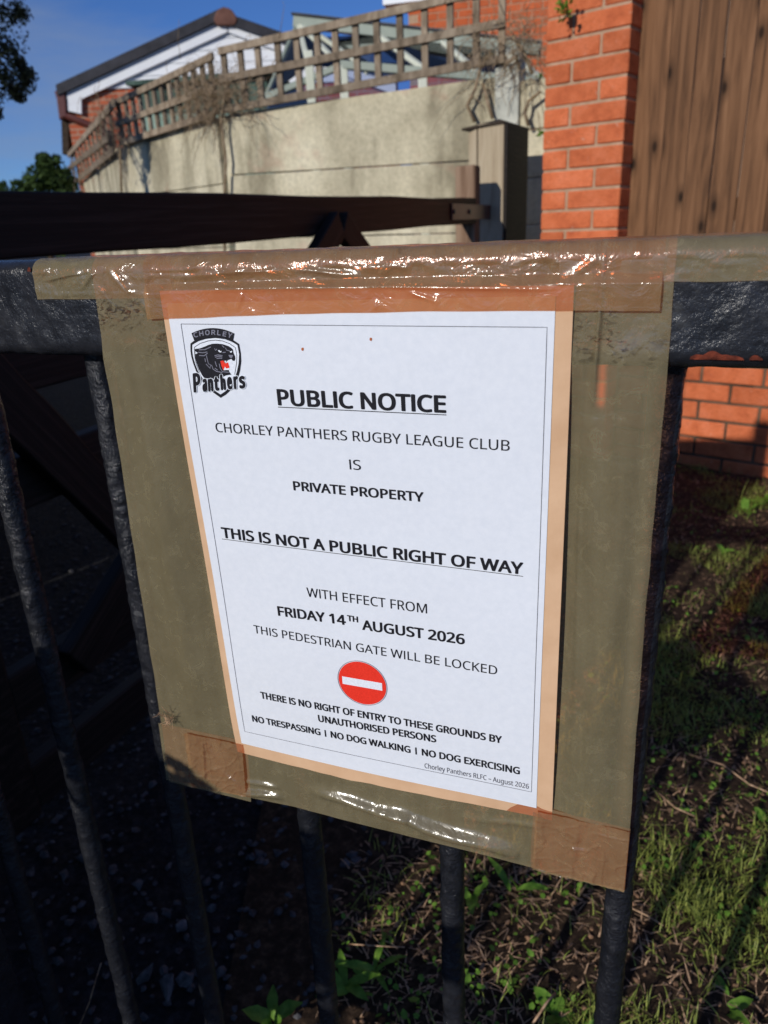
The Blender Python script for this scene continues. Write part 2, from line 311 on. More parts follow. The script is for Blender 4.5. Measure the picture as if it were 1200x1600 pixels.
M['stem'] = mat_simple('dead_climber_stem', (0.17, 0.115, 0.050), (0.36, 0.27, 0.19), 40, 0.9, 0.3, 0.001, 200)
def mat_leaf(name, c1, c2, trans=0.3, sc=14):
    m, nt, b = newmat(name); v = coords(nt, False)
    c = ramp(nt, noise_n(nt, v, sc, 4, 0.7), [(0.3, c1), (0.7, c2)]); nt.links.new(c, b.inputs['Base Color'])
    b.inputs['Roughness'].default_value = 0.5; b.inputs['Specular IOR Level'].default_value = 0.3
    out = nt.nodes['Material Output']; tl = N(nt, 'ShaderNodeBsdfTranslucent'); nt.links.new(c, tl.inputs[0])
    x = N(nt, 'ShaderNodeMixShader'); x.inputs[0].default_value = trans; nt.links.new(b.outputs[0], x.inputs[1]); nt.links.new(tl.outputs[0], x.inputs[2]); nt.links.new(x.outputs[0], out.inputs[0]); return m
M['leaf_dark'] = mat_leaf('dark_evergreen_leaf', (0.006, 0.010, 0.006), (0.016, 0.024, 0.010), 0.1)
M['leaf_bush'] = mat_leaf('green_bush_leaf', (0.025, 0.05, 0.015), (0.08, 0.13, 0.03), 0.25, 3)
M['leaf_green'] = mat_leaf('fresh_green_leaf', (0.08, 0.20, 0.02), (0.24, 0.42, 0.06), 0.3, 70)
M['grass'] = mat_leaf('grass_blade', (0.06, 0.115, 0.015), (0.52, 0.56, 0.13), 0.3, 130)
M['straw'] = mat_leaf('dry_grass', (0.13, 0.065, 0.035), (0.80, 0.53, 0.33), 0.1, 150)
M['bark'] = mat_simple('dark_bark', (0.03, 0.022, 0.015), (0.07, 0.05, 0.035), 20, 0.95, 0.8, 0.01, 60)
M['stone'] = mat_simple('grey_gravel_stone', (0.025, 0.025, 0.028), (0.15, 0.145, 0.155), 60, 0.85, 0.5, 0.002, 200, rnd=0.3)
M['crumb'] = mat_simple('leaf_litter', (0.04, 0.022, 0.014), (0.42, 0.24, 0.14), 70, 0.95, 0.5, 0.001, 300)
def mat_ground(name, c1, c2, c3, sc, vd=0.012):
    m, nt, b = newmat(name); v = coords(nt, False)
    c = ramp(nt, noise_n(nt, v, sc, 7, 0.75), [(0.3, c1), (0.5, c2), (0.72, c3)]); nt.links.new(c, b.inputs['Base Color'])
    b.inputs['Roughness'].default_value = 0.9; b.inputs['Specular IOR Level'].default_value = 0.2
    vo = N(nt, 'ShaderNodeTexVoronoi'); vo.inputs['Scale'].default_value = 70; nt.links.new(v, vo.inputs['Vector'])
    p = bump(nt, vo.outputs['Distance'], 0.8 if vd > 0.01 else 0.35, vd, None); bump(nt, noise_n(nt, v, 110, 7, 0.8), 0.9, 0.006, b, p); return m
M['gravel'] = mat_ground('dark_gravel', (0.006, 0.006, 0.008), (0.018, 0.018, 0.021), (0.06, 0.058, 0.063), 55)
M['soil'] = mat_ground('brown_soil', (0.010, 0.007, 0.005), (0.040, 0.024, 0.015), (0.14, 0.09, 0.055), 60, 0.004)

# ------------------------------------------------------------------ ground
def grid_obj(name, x0, x1, y0, y1, nx, ny, zf, mat, kind='structure'):
    vs = [(x0+(x1-x0)*i/nx, y0+(y1-y0)*j/ny, zf(x0+(x1-x0)*i/nx, y0+(y1-y0)*j/ny)) for j in range(ny+1) for i in range(nx+1)]
    fs = [(j*(nx+1)+i, j*(nx+1)+i+1, (j+1)*(nx+1)+i+1, (j+1)*(nx+1)+i) for j in range(ny) for i in range(nx)]
    me = mesh(vs, fs, name); me.polygons.foreach_set('use_smooth', [True]*len(me.polygons)); return link(name, me, mat, kind=kind)
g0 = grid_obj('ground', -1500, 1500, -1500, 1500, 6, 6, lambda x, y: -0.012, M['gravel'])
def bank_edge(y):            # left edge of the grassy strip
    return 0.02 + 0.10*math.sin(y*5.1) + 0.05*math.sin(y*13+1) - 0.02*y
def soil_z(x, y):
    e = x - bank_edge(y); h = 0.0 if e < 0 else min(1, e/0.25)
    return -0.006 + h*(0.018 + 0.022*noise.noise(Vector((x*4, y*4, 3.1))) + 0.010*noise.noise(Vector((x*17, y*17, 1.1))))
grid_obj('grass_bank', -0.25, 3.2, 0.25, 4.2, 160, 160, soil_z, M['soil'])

# ------------------------------------------------------------------ the iron gate's own frame (g along the rail, z, n towards the viewer)
T0 = Vector((-0.10364466, 0.40916875, -0.04256798)) * 1.0127 + Vector((0, 0, HC))    # top left corner of the printed border
EX = Vector((0.932905, -0.360080, -0.0057)).normalized()
EY = Vector((0.01176, 0.04650, -0.99885)); EY = (EY - EX*EY.dot(EX)).normalized()      # down the sheet
EN = EY.cross(EX).normalized()
if EN.dot(CAM - T0) < 0: EN = -EN
GX = azv(111.1); GN = azv(201.1)
G0 = T0 - GN*0.0022; G0 = Vector((G0.x, G0.y, 0))
def G(g, z, n): return Vector((G0.x + GX.x*g + GN.x*n, G0.y + GX.y*g + GN.y*n, HC + z))
def px_rail(x, y, n=0.0):
    r = ray(x, y); p0 = G(0, 0, n); t = (p0-CAM).dot(GN)/r.dot(GN); p = CAM + r*t; q = p - G0
    return (q.dot(GX), p.z - HC)
def px_sheet(x, y):
    r = ray(x, y); t = (T0-CAM).dot(EN)/r.dot(EN); q = CAM + r*t - T0; return (q.dot(EX), q.dot(EY))
ZT, ZB = -0.0085, -0.0625         # rail top and underside, from the phone's level
def sheet_n(z):                    # how far the leaning sheet stands off the rail's front plane
    q = (T0.z - HC) - z; return 0.0022 - q*0.0471

def nz(x, y, z, s): return noise.noise(Vector((x*s, y*s, z*s)))
# rail: rounded box section, swept and roughened
def make_rail(parent):
    W_, r = 0.042, 0.0075; prof = []
    for cx, cz, a0 in ((-r, ZT-r, 0), (-W_+r, ZT-r, 90), (-W_+r, ZB+r, 180), (-r, ZB+r, 270)):
        for k in range(7): a = rad(a0+15*k); prof.append((cx+r*math.cos(a), cz+r*math.sin(a)))
    full = []
    for i, p in enumerate(prof):
        q = prof[(i+1) % len(prof)]; L = math.hypot(q[0]-p[0], q[1]-p[1]); k = max(1, int(L/0.002))
        for j in range(k): full.append((p[0]+(q[0]-p[0])*j/k, p[1]+(q[1]-p[1])*j/k))
    n = len(full); L0, L1, st = -0.36, 0.62, 0.002; ns = int((L1-L0)/st); vs = []; fs = []
    for i in range(ns+1):
        g = L0 + (L1-L0)*i/ns
        for (a, z) in full:
            p = G(g, z, a); d = 0.0005*nz(p.x, p.y, p.z, 95) + 0.00028*nz(p.x, p.y, p.z, 230)
            low = max(0, 1-abs(z-ZB-0.004)/0.008); d += 0.0009*low*max(0, nz(p.x, p.y, p.z, 140)+0.1)
            dx = 1 if a > -0.002 else 0; vs.append(G(g, z + (d if z > ZT-0.004 else (-d if z < ZB+0.004 else 0)), a + d*dx))
    for i in range(ns):
        for j in range(n):
            fs.append((i*n+j, i*n+(j+1) % n, (i+1)*n+(j+1) % n, (i+1)*n+j))
    fs += [tuple(range(n)), tuple(reversed(range(ns*n, ns*n+n)))]
    me = mesh(vs, fs, 'rail'); me.polygons.foreach_set('use_smooth', [True]*len(me.polygons))
    bm = bmesh.new(); bm.from_mesh(me); bmesh.ops.recalc_face_normals(bm, faces=bm.faces); bm.to_mesh(me); bm.free()
    return link('top_rail', me, M['black'], parent)
ig = thing('iron_gate', 'black painted iron gate of round bars under a thick top rail, holding the taped notice', 'gate', G(0, -HC, -0.02))
rail = make_rail(ig)
BARS = []
for (x, y) in ((957, 1500), (706, 1420), (484, 1300), (158, 600), (18, 800), (42, 1440)):
    BARS.append(px_rail(x, y, -0.0235)[0])
# keep the even pitch seen in the photograph
BARS.sort()
def bar_mesh(seed):
    L = 0.80; n = 20; k = 520; vs = []; fs = []; r = 0.0082
    for i in range(k+1):
        z = ZB + 0.003 - L*i/k
        for j in range(n):
            a = 2*PI*j/n; d = 0.0009*noise.noise(Vector((math.cos(a)*1.2, math.sin(a)*1.2+seed, z*70))) + 0.0006*noise.noise(Vector((math.cos(a)*3, math.sin(a)*3+seed, z*230))) + 0.0004*noise.noise(Vector((math.cos(a)*6, math.sin(a)*6+seed, z*560)))
            weld = 0.0022*math.exp(-((i/k)*L/0.006)**2)
            rr = r + d + weld; vs.append((math.cos(a)*rr, math.sin(a)*rr, z))
    for i in range(k):
        for j in range(n): fs.append((i*n+j, i*n+(j+1) % n, (i+1)*n+(j+1) % n, (i+1)*n+j))
    me = mesh(vs, fs, 'bar'); me.polygons.foreach_set('use_smooth', [True]*len(me.polygons)); return me
pitch = (BARS[-1]-BARS[-4])/3.0
gl_ = [BARS[-1]+pitch*k for k in range(5, 0, -1)] + list(reversed(BARS)) + [BARS[0]-0.05]
gl_ = gl_[:-1]
bms = [bar_mesh(s*3.7) for s in range(3)]
for me_ in bms:
    bm = bmesh.new(); bm.from_mesh(me_); bmesh.ops.recalc_face_normals(bm, faces=bm.faces); bm.to_mesh(me_); bm.free()
for i, g in enumerate(gl_):
    o = link('bar', bms[i % 3], M['black_bar'], ig); o.location = G(g, 0, -0.0255)
lw = MB(); lw.box(G(-0.36, -0.862, -0.035), GX*0.98, GN*0.03, Vector((0, 0, 0.04))); lw.build('bottom_rail', M['black'], ig, bevel=0.004)
for g in (-0.375, 0.62):
    b = MB(); b.box(G(g-0.015, -0.93, -0.042), GX*0.04, GN*0.042, Vector((0, 0, 0.93+ZT))); b.build('stile', M['black'], ig, bevel=0.004)
# rust patch under the rail
rp = MB()
def rust_patch(x0, x1, y0, y1, name='rust_patch'):
    (ga, za), (gb, zb) = px_rail(x0, y0), px_rail(x1, y1); nn = 26; vs = []; fs = []
    for i in range(nn+1):
        t = i/nn; g = ga+(gb-ga)*t; w_ = (0.45+0.55*abs(nz(g, 0, 0, 130)))*math.sin(PI*min(1, max(0.03, t)))**0.4
        for j in range(6):
            s_ = j/5; z = zb + (za-zb)*s_*w_; ang = max(0, (ZB+0.0075 - z)/0.0075); a = 0
            if ang > 0: ang = min(1, ang); a = -0.0075*(1-math.sqrt(max(0, 1-ang*ang)))
            vs.append(G(g, z, a+0.0008+0.0003*nz(g, z, 0, 400)))
    for i in range(nn):
        for j in range(5): fs.append((i*6+j, (i+1)*6+j, (i+1)*6+j+1, i*6+j+1))
    return link(name, mesh(vs, fs, name), M['rust'], ig)
rust_patch(1080, 1163, 543, 563); rust_patch(42, 50, 412, 424); rust_patch(1172, 1192, 551, 563)

# ------------------------------------------------------------------ the notice
nt_ = thing('public_notice', 'white printed public notice on buff card, fixed to the iron gate with brown tape', 'notice', T0 + EY*0.3)
def wave(u, v): return 0.0007*math.sin(u*21+0.5)*math.sin(v*9) + 0.0004*math.sin(v*31+u*11) + 0.0012*max(0, (v-0.262)/0.03)**2*math.sin(u*24-0.6)
def SP(u, v, n=0.0): return T0 + EX*u + EY*v + EN*(n + wave(u, v))
def sheet(name, corners, n, th, mat, nu=48, nv=64, parent=None, rag=0.0):
    """four corners in sheet coordinates TL TR BR BL"""
    vs = []; fs = []
    for side in (0, 1):
        for j in range(nv+1):
            for i in range(nu+1):
                s_, t = i/nu, j/nv
                u = (corners[0][0]*(1-s_)+corners[1][0]*s_)*(1-t) + (corners[3][0]*(1-s_)+corners[2][0]*s_)*t
                v = (corners[0][1]*(1-s_)+corners[1][1]*s_)*(1-t) + (corners[3][1]*(1-s_)+corners[2][1]*s_)*t
                if rag and j == nv: v += rag*nz(u, 0, 3, 60)
                vs.append(SP(u, v, n - side*th))
    K = (nu+1)*(nv+1)
    for j in range(nv):
        for i in range(nu):
            a = j*(nu+1)+i; fs.append((a, a+nu+1, a+nu+2, a+1)); fs.append((K+a, K+a+1, K+a+nu+2, K+a+nu+1))
    ring = [i for i in range(nu+1)] + [j*(nu+1)+nu for j in range(1, nv+1)] + [nv*(nu+1)+i for i in range(nu-1, -1, -1)] + [j*(nu+1) for j in range(nv-1, 0, -1)]
    for a, b in zip(ring, ring[1:]+ring[:1]): fs.append((a, b, K+b, K+a))
    me = mesh(vs, fs, name); return link(name, me, mat, parent)
P4 = lambda *q: [px_sheet(*p) for p in q]
card = sheet('cardboard_backing', P4((248, 455), (897, 446), (861.5, 1286), (370, 1177)), -0.0004, 0.0018, M['card'], 30, 40, nt_, rag=0.001)
paper = sheet('paper', P4((259.5, 474), (868.5, 462), (837.5, 1265.5), (377.5, 1161.5)), 0.0, 0.00015, M['paper'], 60, 80, nt_)

INK = 0.00022
def ink_poly(name, pts, mat, parent=paper, n=INK, px=True):
    uv = [px_sheet(*p) for p in pts] if px else pts
    bm = bmesh.new(); vs = [bm.verts.new((u, v, 0)) for u, v in uv]; f = bm.faces.new(vs)
    bmesh.ops.triangulate(bm, faces=[f]); me = bpy.data.meshes.new(name); bm.to_mesh(me); bm.free()
    for v in me.vertices: v.co = SP(v.co.x, v.co.y, n)
    return link(name, me, mat, parent)
def stroke_pts(pts, w0):
    L = []; R = []
    for i, p in enumerate(pts):
        a = pts[max(0, i-1)]; b = pts[min(len(pts)-1, i+1)]; dx, dy = b[0]-a[0], b[1]-a[1]; l = math.hypot(dx, dy) or 1
        L.append((p[0]-dy/l*w0/2, p[1]+dx/l*w0/2)); R.append((p[0]+dy/l*w0/2, p[1]-dx/l*w0/2))
    return L, R
def ink_line(name, pts, w0, mat, n=INK, px=True, closed=False, parent=paper):
    uv = [px_sheet(*p) for p in pts] if px else pts
    if closed: uv = uv + [uv[0]]
    fine = []
    for a, b in zip(uv, uv[1:]):
        k = max(1, int(math.hypot(b[0]-a[0], b[1]-a[1])/0.008))
        fine += [(a[0]+(b[0]-a[0])*i/k, a[1]+(b[1]-a[1])*i/k) for i in range(k)]
    fine.append(uv[-1]); L, R = stroke_pts(fine, w0); k = len(fine)
    me = mesh([SP(u, v, n) for u, v in L+R], [(i, i+1, k+i+1, k+i) for i in range(k-1)], name); return link(name, me, mat, parent)
FONT = None
try:
    FONT = bpy.data.fonts.load(os.path.join(bpy.utils.resource_path('LOCAL'), 'datafiles', 'fonts', 'NotoSansHebrew-Regular.woff2'))
except Exception: FONT = None
def text_tris(body, kern=0.0):
    c = bpy.data.curves.new('t', 'FONT'); c.body = body; c.size = 1.0; c.space_character = 1.0 + kern; c.resolution_u = 4
    if FONT: c.font = FONT
    o = bpy.data.objects.new('t', c); COL.objects.link(o)
    dg = bpy.context.evaluated_depsgraph_get(); me = bpy.data.meshes.new_from_object(o.evaluated_get(dg))
    vs = [v.co.copy() for v in me.vertices]; fs = [tuple(p.vertices) for p in me.polygons]
    bpy.data.objects.remove(o); bpy.data.curves.remove(c); bpy.data.meshes.remove(me)
    return vs, fs
def text(body, bl, br, tl, bold=0.0, name='text_line', mat=None, n=INK, kern=0.0, capchar='H'):
    a = px_sheet(*bl); b = px_sheet(*br); t = px_sheet(*tl); caps = body.isupper()
    vs, fs = text_tris(body.replace('I', 'l') if caps else body, kern); x0 = min(v.x for v in vs); x1 = max(v.x for v in vs)
    hs, _ = text_tris(capchar); ch = max(v.y for v in hs)
    if caps:
        for v in vs:                       # a plain upright for the capital I, cut to cap height
            if v.y > ch*1.03: v.y = ch
            if v.y < -0.05*ch and '|' in body: v.y = -0.05*ch
    L = math.hypot(b[0]-a[0], b[1]-a[1]); ux, uy = (b[0]-a[0])/L, (b[1]-a[1])/L
    h = abs(-(t[0]-a[0])*uy + (t[1]-a[1])*ux)
    sx = L/(x1-x0); sy = h/ch; rr = bold*h
    sx = (L-2*rr)/(x1-x0); sy = (h-1.2*rr)/ch
    V = []; Fc = []; offs = [(0, 0)] if rr == 0 else [(rr*math.cos(PI*k/6), 0.62*rr*math.sin(PI*k/6)) for k in range(12)] + [(0, 0)]
    for q, (ox, oy) in enumerate(offs):
        k0 = len(V)
        for v in vs:
            X = (v.x-x0)*sx + rr + ox; Y = v.y*sy + 0.6*rr + oy
            V.append(SP(a[0]+ux*X+uy*Y, a[1]+uy*X-ux*Y, n + q*0.000004))
        Fc += [tuple(i+k0 for i in f) for f in fs]
    me = mesh(V, Fc, name); return link(name, me, mat or M['ink'], paper)
text('PUBLIC NOTICE', (435.6, 632.7), (697.5, 645.3), (435.6, 607.2), 0.058)
ink_line('underline', [(435.5, 635.3), (697.5, 648.2)], 0.00042, M['ink'])
text('CHORLEY PANTHERS RUGBY LEAGUE CLUB', (339, 674.2), (796, 705), (338.6, 659.6), 0.006)
text('IS', (547, 733), (564.5, 734.2), (546.6, 717.5), 0.006)
text('PRIVATE PROPERTY', (459.5, 765.5), (662, 784.8), (458.8, 751), 0.050)
text('THIS IS NOT A PUBLIC RIGHT OF WAY', (347.5, 839.8), (817, 898.8), (344.5, 823), 0.054)
ink_line('underline', [(347, 841.8), (817, 901.3)], 0.00036, M['ink'])
text('WITH EFFECT FROM', (480.5, 931.2), (667.4, 958.4), (478, 917), 0.006)
text('FRIDAY 14', (435.5, 961), (541.5, 975.8), (433.3, 946), 0.050)
text('TH', (543.4, 969.2), (560.5, 971.8), (542.6, 960), 0.06)
text('AUGUST 2026', (566.6, 983), (726.4, 1007.3), (565, 967.3), 0.050)
text('THIS PEDESTRIAN GATE WILL BE LOCKED', (398, 988), (776.7, 1054.5), (395.6, 975.5), 0.006)
text('THERE IS NO RIGHT OF ENTRY TO THESE GROUNDS BY', (408.8, 1089.6), (784, 1162.4), (406.8, 1079), 0.050)
text('UNAUTHORISED PERSONS', (498.7, 1125.8), (682, 1160.3), (497, 1115), 0.050)
text('NO TRESPASSING | NO DOG WALKING | NO DOG EXERCISING', (395.6, 1126), (812, 1211.2), (393.8, 1116), 0.050)
text('Chorley Panthers RLFC – August 2026', (663.5, 1199.6), (825.8, 1234), (663.2, 1192.3), 0.008, mat=M['ink_thin'])
ink_line('printed_border', [(283, 506), (855, 511), (830, 1239), (383, 1142)], 0.00028, M['ink_thin'], closed=True)
# no entry roundel
(cu, cv) = px_sheet(566.8, 1066.2); ru = 0.5*math.hypot(*(Vector(px_sheet(605.5, 1072.5))-Vector(px_sheet(528.5, 1061))))
def disc(name, r0, mat, n, inner=None, k=64):
    if inner is None: return ink_poly(name, [(cu+r0*math.cos(2*PI*i/k), cv+r0*math.sin(2*PI*i/k)) for i in range(k)], mat, n=n, px=False)
    o_ = [(cu+r0*math.cos(2*PI*i/k), cv+r0*math.sin(2*PI*i/k)) for i in range(k)]; q = [(cu+inner*math.cos(2*PI*i/k), cv+inner*math.sin(2*PI*i/k)) for i in range(k)]
    me = mesh([SP(u, v, n) for u, v in o_+q], [(i, (i+1) % k, k+(i+1) % k, k+i) for i in range(k)], name); return link(name, me, mat, paper)
disc('roundel_ring', ru, M['ink_grey'], INK, ru*0.975); disc('no_entry_disc', ru*0.955, M['ink_red'], INK)
ink_poly('no_entry_bar', [(cu-ru*0.80, cv-ru*0.17), (cu+ru*0.80, cv-ru*0.17), (cu+ru*0.80, cv+ru*0.17), (cu-ru*0.80, cv+ru*0.17)], M['ink_white'], n=INK*1.6, px=False)
# orange specks of tape glue on the sheet
for x, y in ((580, 530), (473.5, 545.5)):
    ink_poly('orange_speck', [(x-1.6, y-2.6), (x+1.6, y-2.6), (x+1.9, y+0.5), (x+0.5, y+2.6), (x-1.9, y+1.2)], M['speck'])

# ---- club crest, traced in its own units (10.909 units to a photograph pixel)
def cp(pts): return [(290+x/10.909, 500+y/10.909) for x, y in pts]
crest = []
def arc(x0, y0, x1, y1, sag, k=12):
    out = []; mx, my = (x0+x1)/2, (y0+y1)/2; dx, dy = x1-x0, y1-y0; l = math.hypot(dx, dy); nx, ny = dy/l, -dx/l
    for i in range(k+1):
        t = i/k; h = 4*t*(1-t)*sag; out.append((x0+dx*t+nx*h, y0+dy*t+ny*h))
    return out
A = lambda nm, p, mt, lv: ink_poly(nm, cp(p), M[mt], n=INK+0.00004*lv)
outer = [(150, 350), (88, 400), (90, 520), (105, 620), (140, 740), (190, 870), (240, 960), (300, 1040), (400, 1150), (500, 1240), (612, 1318), (700, 1265), (790, 1180), (850, 1090), (905, 980), (940, 850), (958, 700), (950, 560), (920, 405), (830, 345), (700, 300), (500, 285), (300, 300)]
A('shield_outline', outer, 'ink', 0)
def shrink(p, k, c=(520, 700), ky=None):
    return [(c[0]+(x-c[0])*k, c[1]+(y-c[1])*(ky or k)) for x, y in p]
inner = [(125, 420), (122, 520), (140, 630), (175, 745), (225, 870), (300, 985), (400, 1100), (500, 1190), (610, 1262), (700, 1200), (780, 1110), (840, 1010), (885, 880), (915, 730), (922, 580), (893, 425), (800, 370), (680, 325), (520, 305), (360, 320), (230, 360)]
A('shield_field', inner, 'ink_white', 1)
ink_line('shield_inner_line', cp([(250, 890), (190, 740), (165, 610), (158, 462), (260, 395), (400, 352), (520, 340), (640, 355), (760, 400), (860, 468), (885, 600), (880, 740), (850, 925)]), 0.00036, M['ink'], n=INK+0.00008)
head = [(165, 490), (250, 480), (330, 450), (400, 420), (470, 400), (560, 398), (650, 410), (740, 440), (790, 470), (820, 500), (830, 560), (858, 620), (862, 660), (845, 695), (815, 690), (790, 660), (735, 680), (700, 720), (660, 690), (600, 700), (605, 760), (640, 850), (700, 870), (760, 880), (795, 925), (700, 940), (560, 1010), (330, 985), (290, 930), (240, 840), (200, 740), (175, 640)]
A('panther_head', head, 'ink', 2)
A('panther_mouth', [(605, 695), (655, 685), (675, 720), (700, 735), (735, 715), (762, 800), (745, 830), (655, 850), (625, 780)], 'ink_red', 3)
A('panther_tooth', [(672, 690), (708, 690), (692, 735)], 'ink_white', 4)
A('panther_tooth', [(668, 830), (685, 790), (705, 822), (760, 812), (765, 845), (660, 850)], 'ink_white', 4)
A('panther_tooth', [(730, 680), (785, 682), (815, 700), (800, 745), (785, 715), (735, 700)], 'ink_white', 3)
A('panther_eye', [(560, 520), (590, 545), (618, 548), (622, 520), (600, 530), (585, 505)], 'ink_white', 3)
A('panther_eye', [(760, 530), (778, 552), (800, 545), (806, 520), (785, 528)], 'ink_white', 3)
A('panther_nose', [(740, 590), (825, 592), (800, 645), (765, 635)], 'ink_grey', 3)
A('panther_ear_gap', [(175, 530), (218, 558), (178, 578)], 'ink_white', 3)
for s_ in ([(235, 505), (340, 500), (440, 455)], [(225, 545), (300, 555), (380, 540)], [(240, 600), (330, 605), (385, 560)], [(365, 600), (385, 680), (400, 740), (440, 760), (432, 820), (360, 745)],
           [(505, 605), (560, 590), (640, 602)], [(515, 630), (570, 615), (640, 625)], [(540, 652), (590, 645), (635, 648)], [(455, 760), (480, 830), (540, 870), (640, 890)], [(515, 700), (530, 750), (545, 790)],
           [(690, 470), (710, 510), (760, 520)], [(630, 430), (670, 465)], [(505, 480), (520, 515), (545, 490)], [(640, 550), (695, 545)], [(340, 650), (352, 710)], [(585, 740), (600, 810), (640, 875), (750, 885)], [(510, 815), (560, 850)]):
    ink_line('fur_stroke', cp(s_), 0.00042, M['ink_grey'], n=INK+0.00012)
ban = arc(108, 222, 838, 225, 90) + [(815, 355)] + list(reversed(arc(155, 345, 815, 355, 60)))
A('crest_banner', ban, 'ink', 4)
A('shield_tip', [(480, 1225), (612, 1320), (765, 1195), (745, 1185), (612, 1262), (520, 1220)], 'ink', 2)
def arc_text(body, pts, size, mat, lv, sqx=1.0, halo=None):
    """letters one by one along a row of crest points (left x, baseline y, tilt)"""
    for ch, (x, y, wd, h, tilt) in zip(body, pts):
        vs, fs = text_tris(ch); x0 = min(v.x for v in vs); x1 = max(v.x for v in vs); y0 = min(0, min(v.y for v in vs)); hh, _ = text_tris('H' if ch.isupper() or ch in 'th' else 'x'); cap = max(v.y for v in hh)
        for (mt, grow, l2) in (((halo, 10, lv),) if halo else ()) + ((mat, 0, lv+1),):
            V = []; Fc = []; offs = [(0, 0)] + [(math.cos(PI*k/4)*(size+grow), math.sin(PI*k/4)*(size+grow)) for k in range(8)]
            for q, (ox, oy) in enumerate(offs):
                k0 = len(V)
                for v in vs:
                    X = (v.x-x0)/(x1-x0)*wd + ox; Y = (v.y)/cap*h + oy
                    cxx = x + X*math.cos(tilt) + Y*math.sin(tilt); cyy = y + X*math.sin(tilt) - Y*math.cos(tilt)
                    u, v2 = px_sheet(290+cxx/10.909, 500+cyy/10.909); V.append(SP(u, v2, INK+0.00004*l2+q*0.000002))
                Fc += [tuple(i+k0 for i in f) for f in fs]
            link('crest_letter', mesh(V, Fc, 'crest_letter'), M[mt], paper)
arc_text('CHORLEY', [(160, 295, 68, 78, -0.28), (252, 270, 66, 78, -0.17), (348, 252, 72, 78, -0.06), (452, 246, 66, 78, 0.02), (548, 250, 56, 78, 0.10), (642, 268, 56, 78, 0.17), (722, 284, 70, 78, 0.28)], 3.5, 'ink_grey', 5)
arc_text('Panthers', [(168, 1215, 98, 300, -0.06), (322, 1202, 54, 190, -0.06), (418, 1196, 62, 185, -0.06), (522, 1184, 58, 225, -0.07), (634, 1174, 60, 225, -0.08), (745, 1162, 60, 180, -0.08), (856, 1156, 50, 188, -0.08), (950, 1146, 76, 180, -0.08)], 17, 'ink', 5, halo='ink_white')

# ---- tape
def tape_strip(name, rows, mat, nu=60, lift=0.0004, ridge=None, parent=nt_):
    """rows: list of (gl, gr, z, n) down the strip in the gate's frame; resampled finely"""
    fine = []
    for a, b in zip(rows, rows[1:]):
        L = math.hypot(a[2]-b[2], a[3]-b[3]); k = max(1, int(L/0.0016))
        for i in range(k): fine.append(tuple(a[c]+(b[c]-a[c])*i/k for c in range(4)))
    fine.append(rows[-1]); vs = []; fs = []; W1 = nu+1
    for r_ in fine:
        for i in range(W1):
            t = i/nu; g = r_[0]+(r_[1]-r_[0])*t; z = r_[2]; n = r_[3]
            if len(r_) > 4: pass
            d = lift + 0.00018*nz(g, z, 0, 60)
            ed = 0.0006*nz(z, t*3, 1, 40) if (i == 0 or i == nu) else 0
            if ridge: d += ridge(g, z)
            top = n < -0.004 and z > ZT-0.004
            vs.append(G(g+ed, z + (d if top else 0), n + (0 if top else d)))
    for j in range(len(fine)-1):
        for i in range(nu): fs.append((j*W1+i, j*W1+i+1, (j+1)*W1+i+1, (j+1)*W1+i))
    me = mesh(vs, fs, name); me.polygons.foreach_set('use_smooth', [True]*len(me.polygons))
    return link(name, me, mat, parent)
def wrap(gl, gr, n_end=-0.036):
    """rows over the rail's top and round its front edge"""
    r = 0.0078; rows = [(gl, gr, ZT+0.0003, n_end), (gl, gr, ZT+0.0003, -r)]
    for k in range(1, 7): a = rad(90-15*k); rows.append((gl, gr, ZT-r+(r+0.0003)*math.sin(a), -r+(r+0.0003)*math.cos(a)))
    return rows
def gz(x, y): return px_rail(x, y, 0.0)
def gs(x, y):
    u, v = px_sheet(x, y); p = T0 + EX*u + EY*v; q = p-G0; return q.dot(GX), p.z-HC
# a crease: raised fold between two photograph points
def fold(p, q, wd, h, sharp=1.0):
    a = gs(*p); b = gs(*q)
    def f(g, z):
        dx, dz = b[0]-a[0], b[1]-a[1]; L2 = dx*dx+dz*dz; t = ((g-a[0])*dx+(z-a[1])*dz)/L2
        if t < -0.1 or t > 1.1: return 0
        t2 = min(1, max(0, t)); d = math.hypot(g-a[0]-dx*t2, z-a[1]-dz*t2 + 0.22*wd*math.sin(t2*9+a[0]*40)*(1 if wd > 0.0015 else 0.3)); tap = math.sin(PI*min(1, max(0.02, t2)))**0.5
        return h*tap*math.exp(-(d/wd)**2)
    return f
def folds(*fl): return lambda g, z: sum(f(g, z) for f in fl)
# left upright strip, behind the card
lt = gz(146, 440); l0 = gz(148, 470); rt_ = gz(262, 440)
rows = wrap(lt[0]+0.0005, rt_[0]+0.002) + [(l0[0]+0.001, rt_[0]+0.006, ZB+0.012, 0.0003), (gs(160, 560)[0], gs(280, 560)[0], ZB, 0.0)]
for (xl, xr, y) in ((172, 300, 640), (188, 325, 740), (204, 340, 850), (222, 360, 960), (238, 375, 1060), (252, 385, 1150), (262, 390, 1224)):
    a = gs(xl, y); b = gs(xr, y + (xr-xl)*0.24*(y-500)/720 if True else y)
    rows.append((a[0], b[0], a[1], sheet_n(a[1])-0.0026))
tape_strip('side_tape', rows, M['tape_side'], 40, ridge=folds(fold((158, 415), (200, 465), 0.0012, 0.0014), fold((215, 470), (232, 492), 0.002, 0.0006), fold((300, 1180), (305, 1225), 0.0012, 0.0022), fold((215, 600), (310, 1120), 0.010, 0.0035), fold((270, 560), (350, 1120), 0.006, -0.0020)))
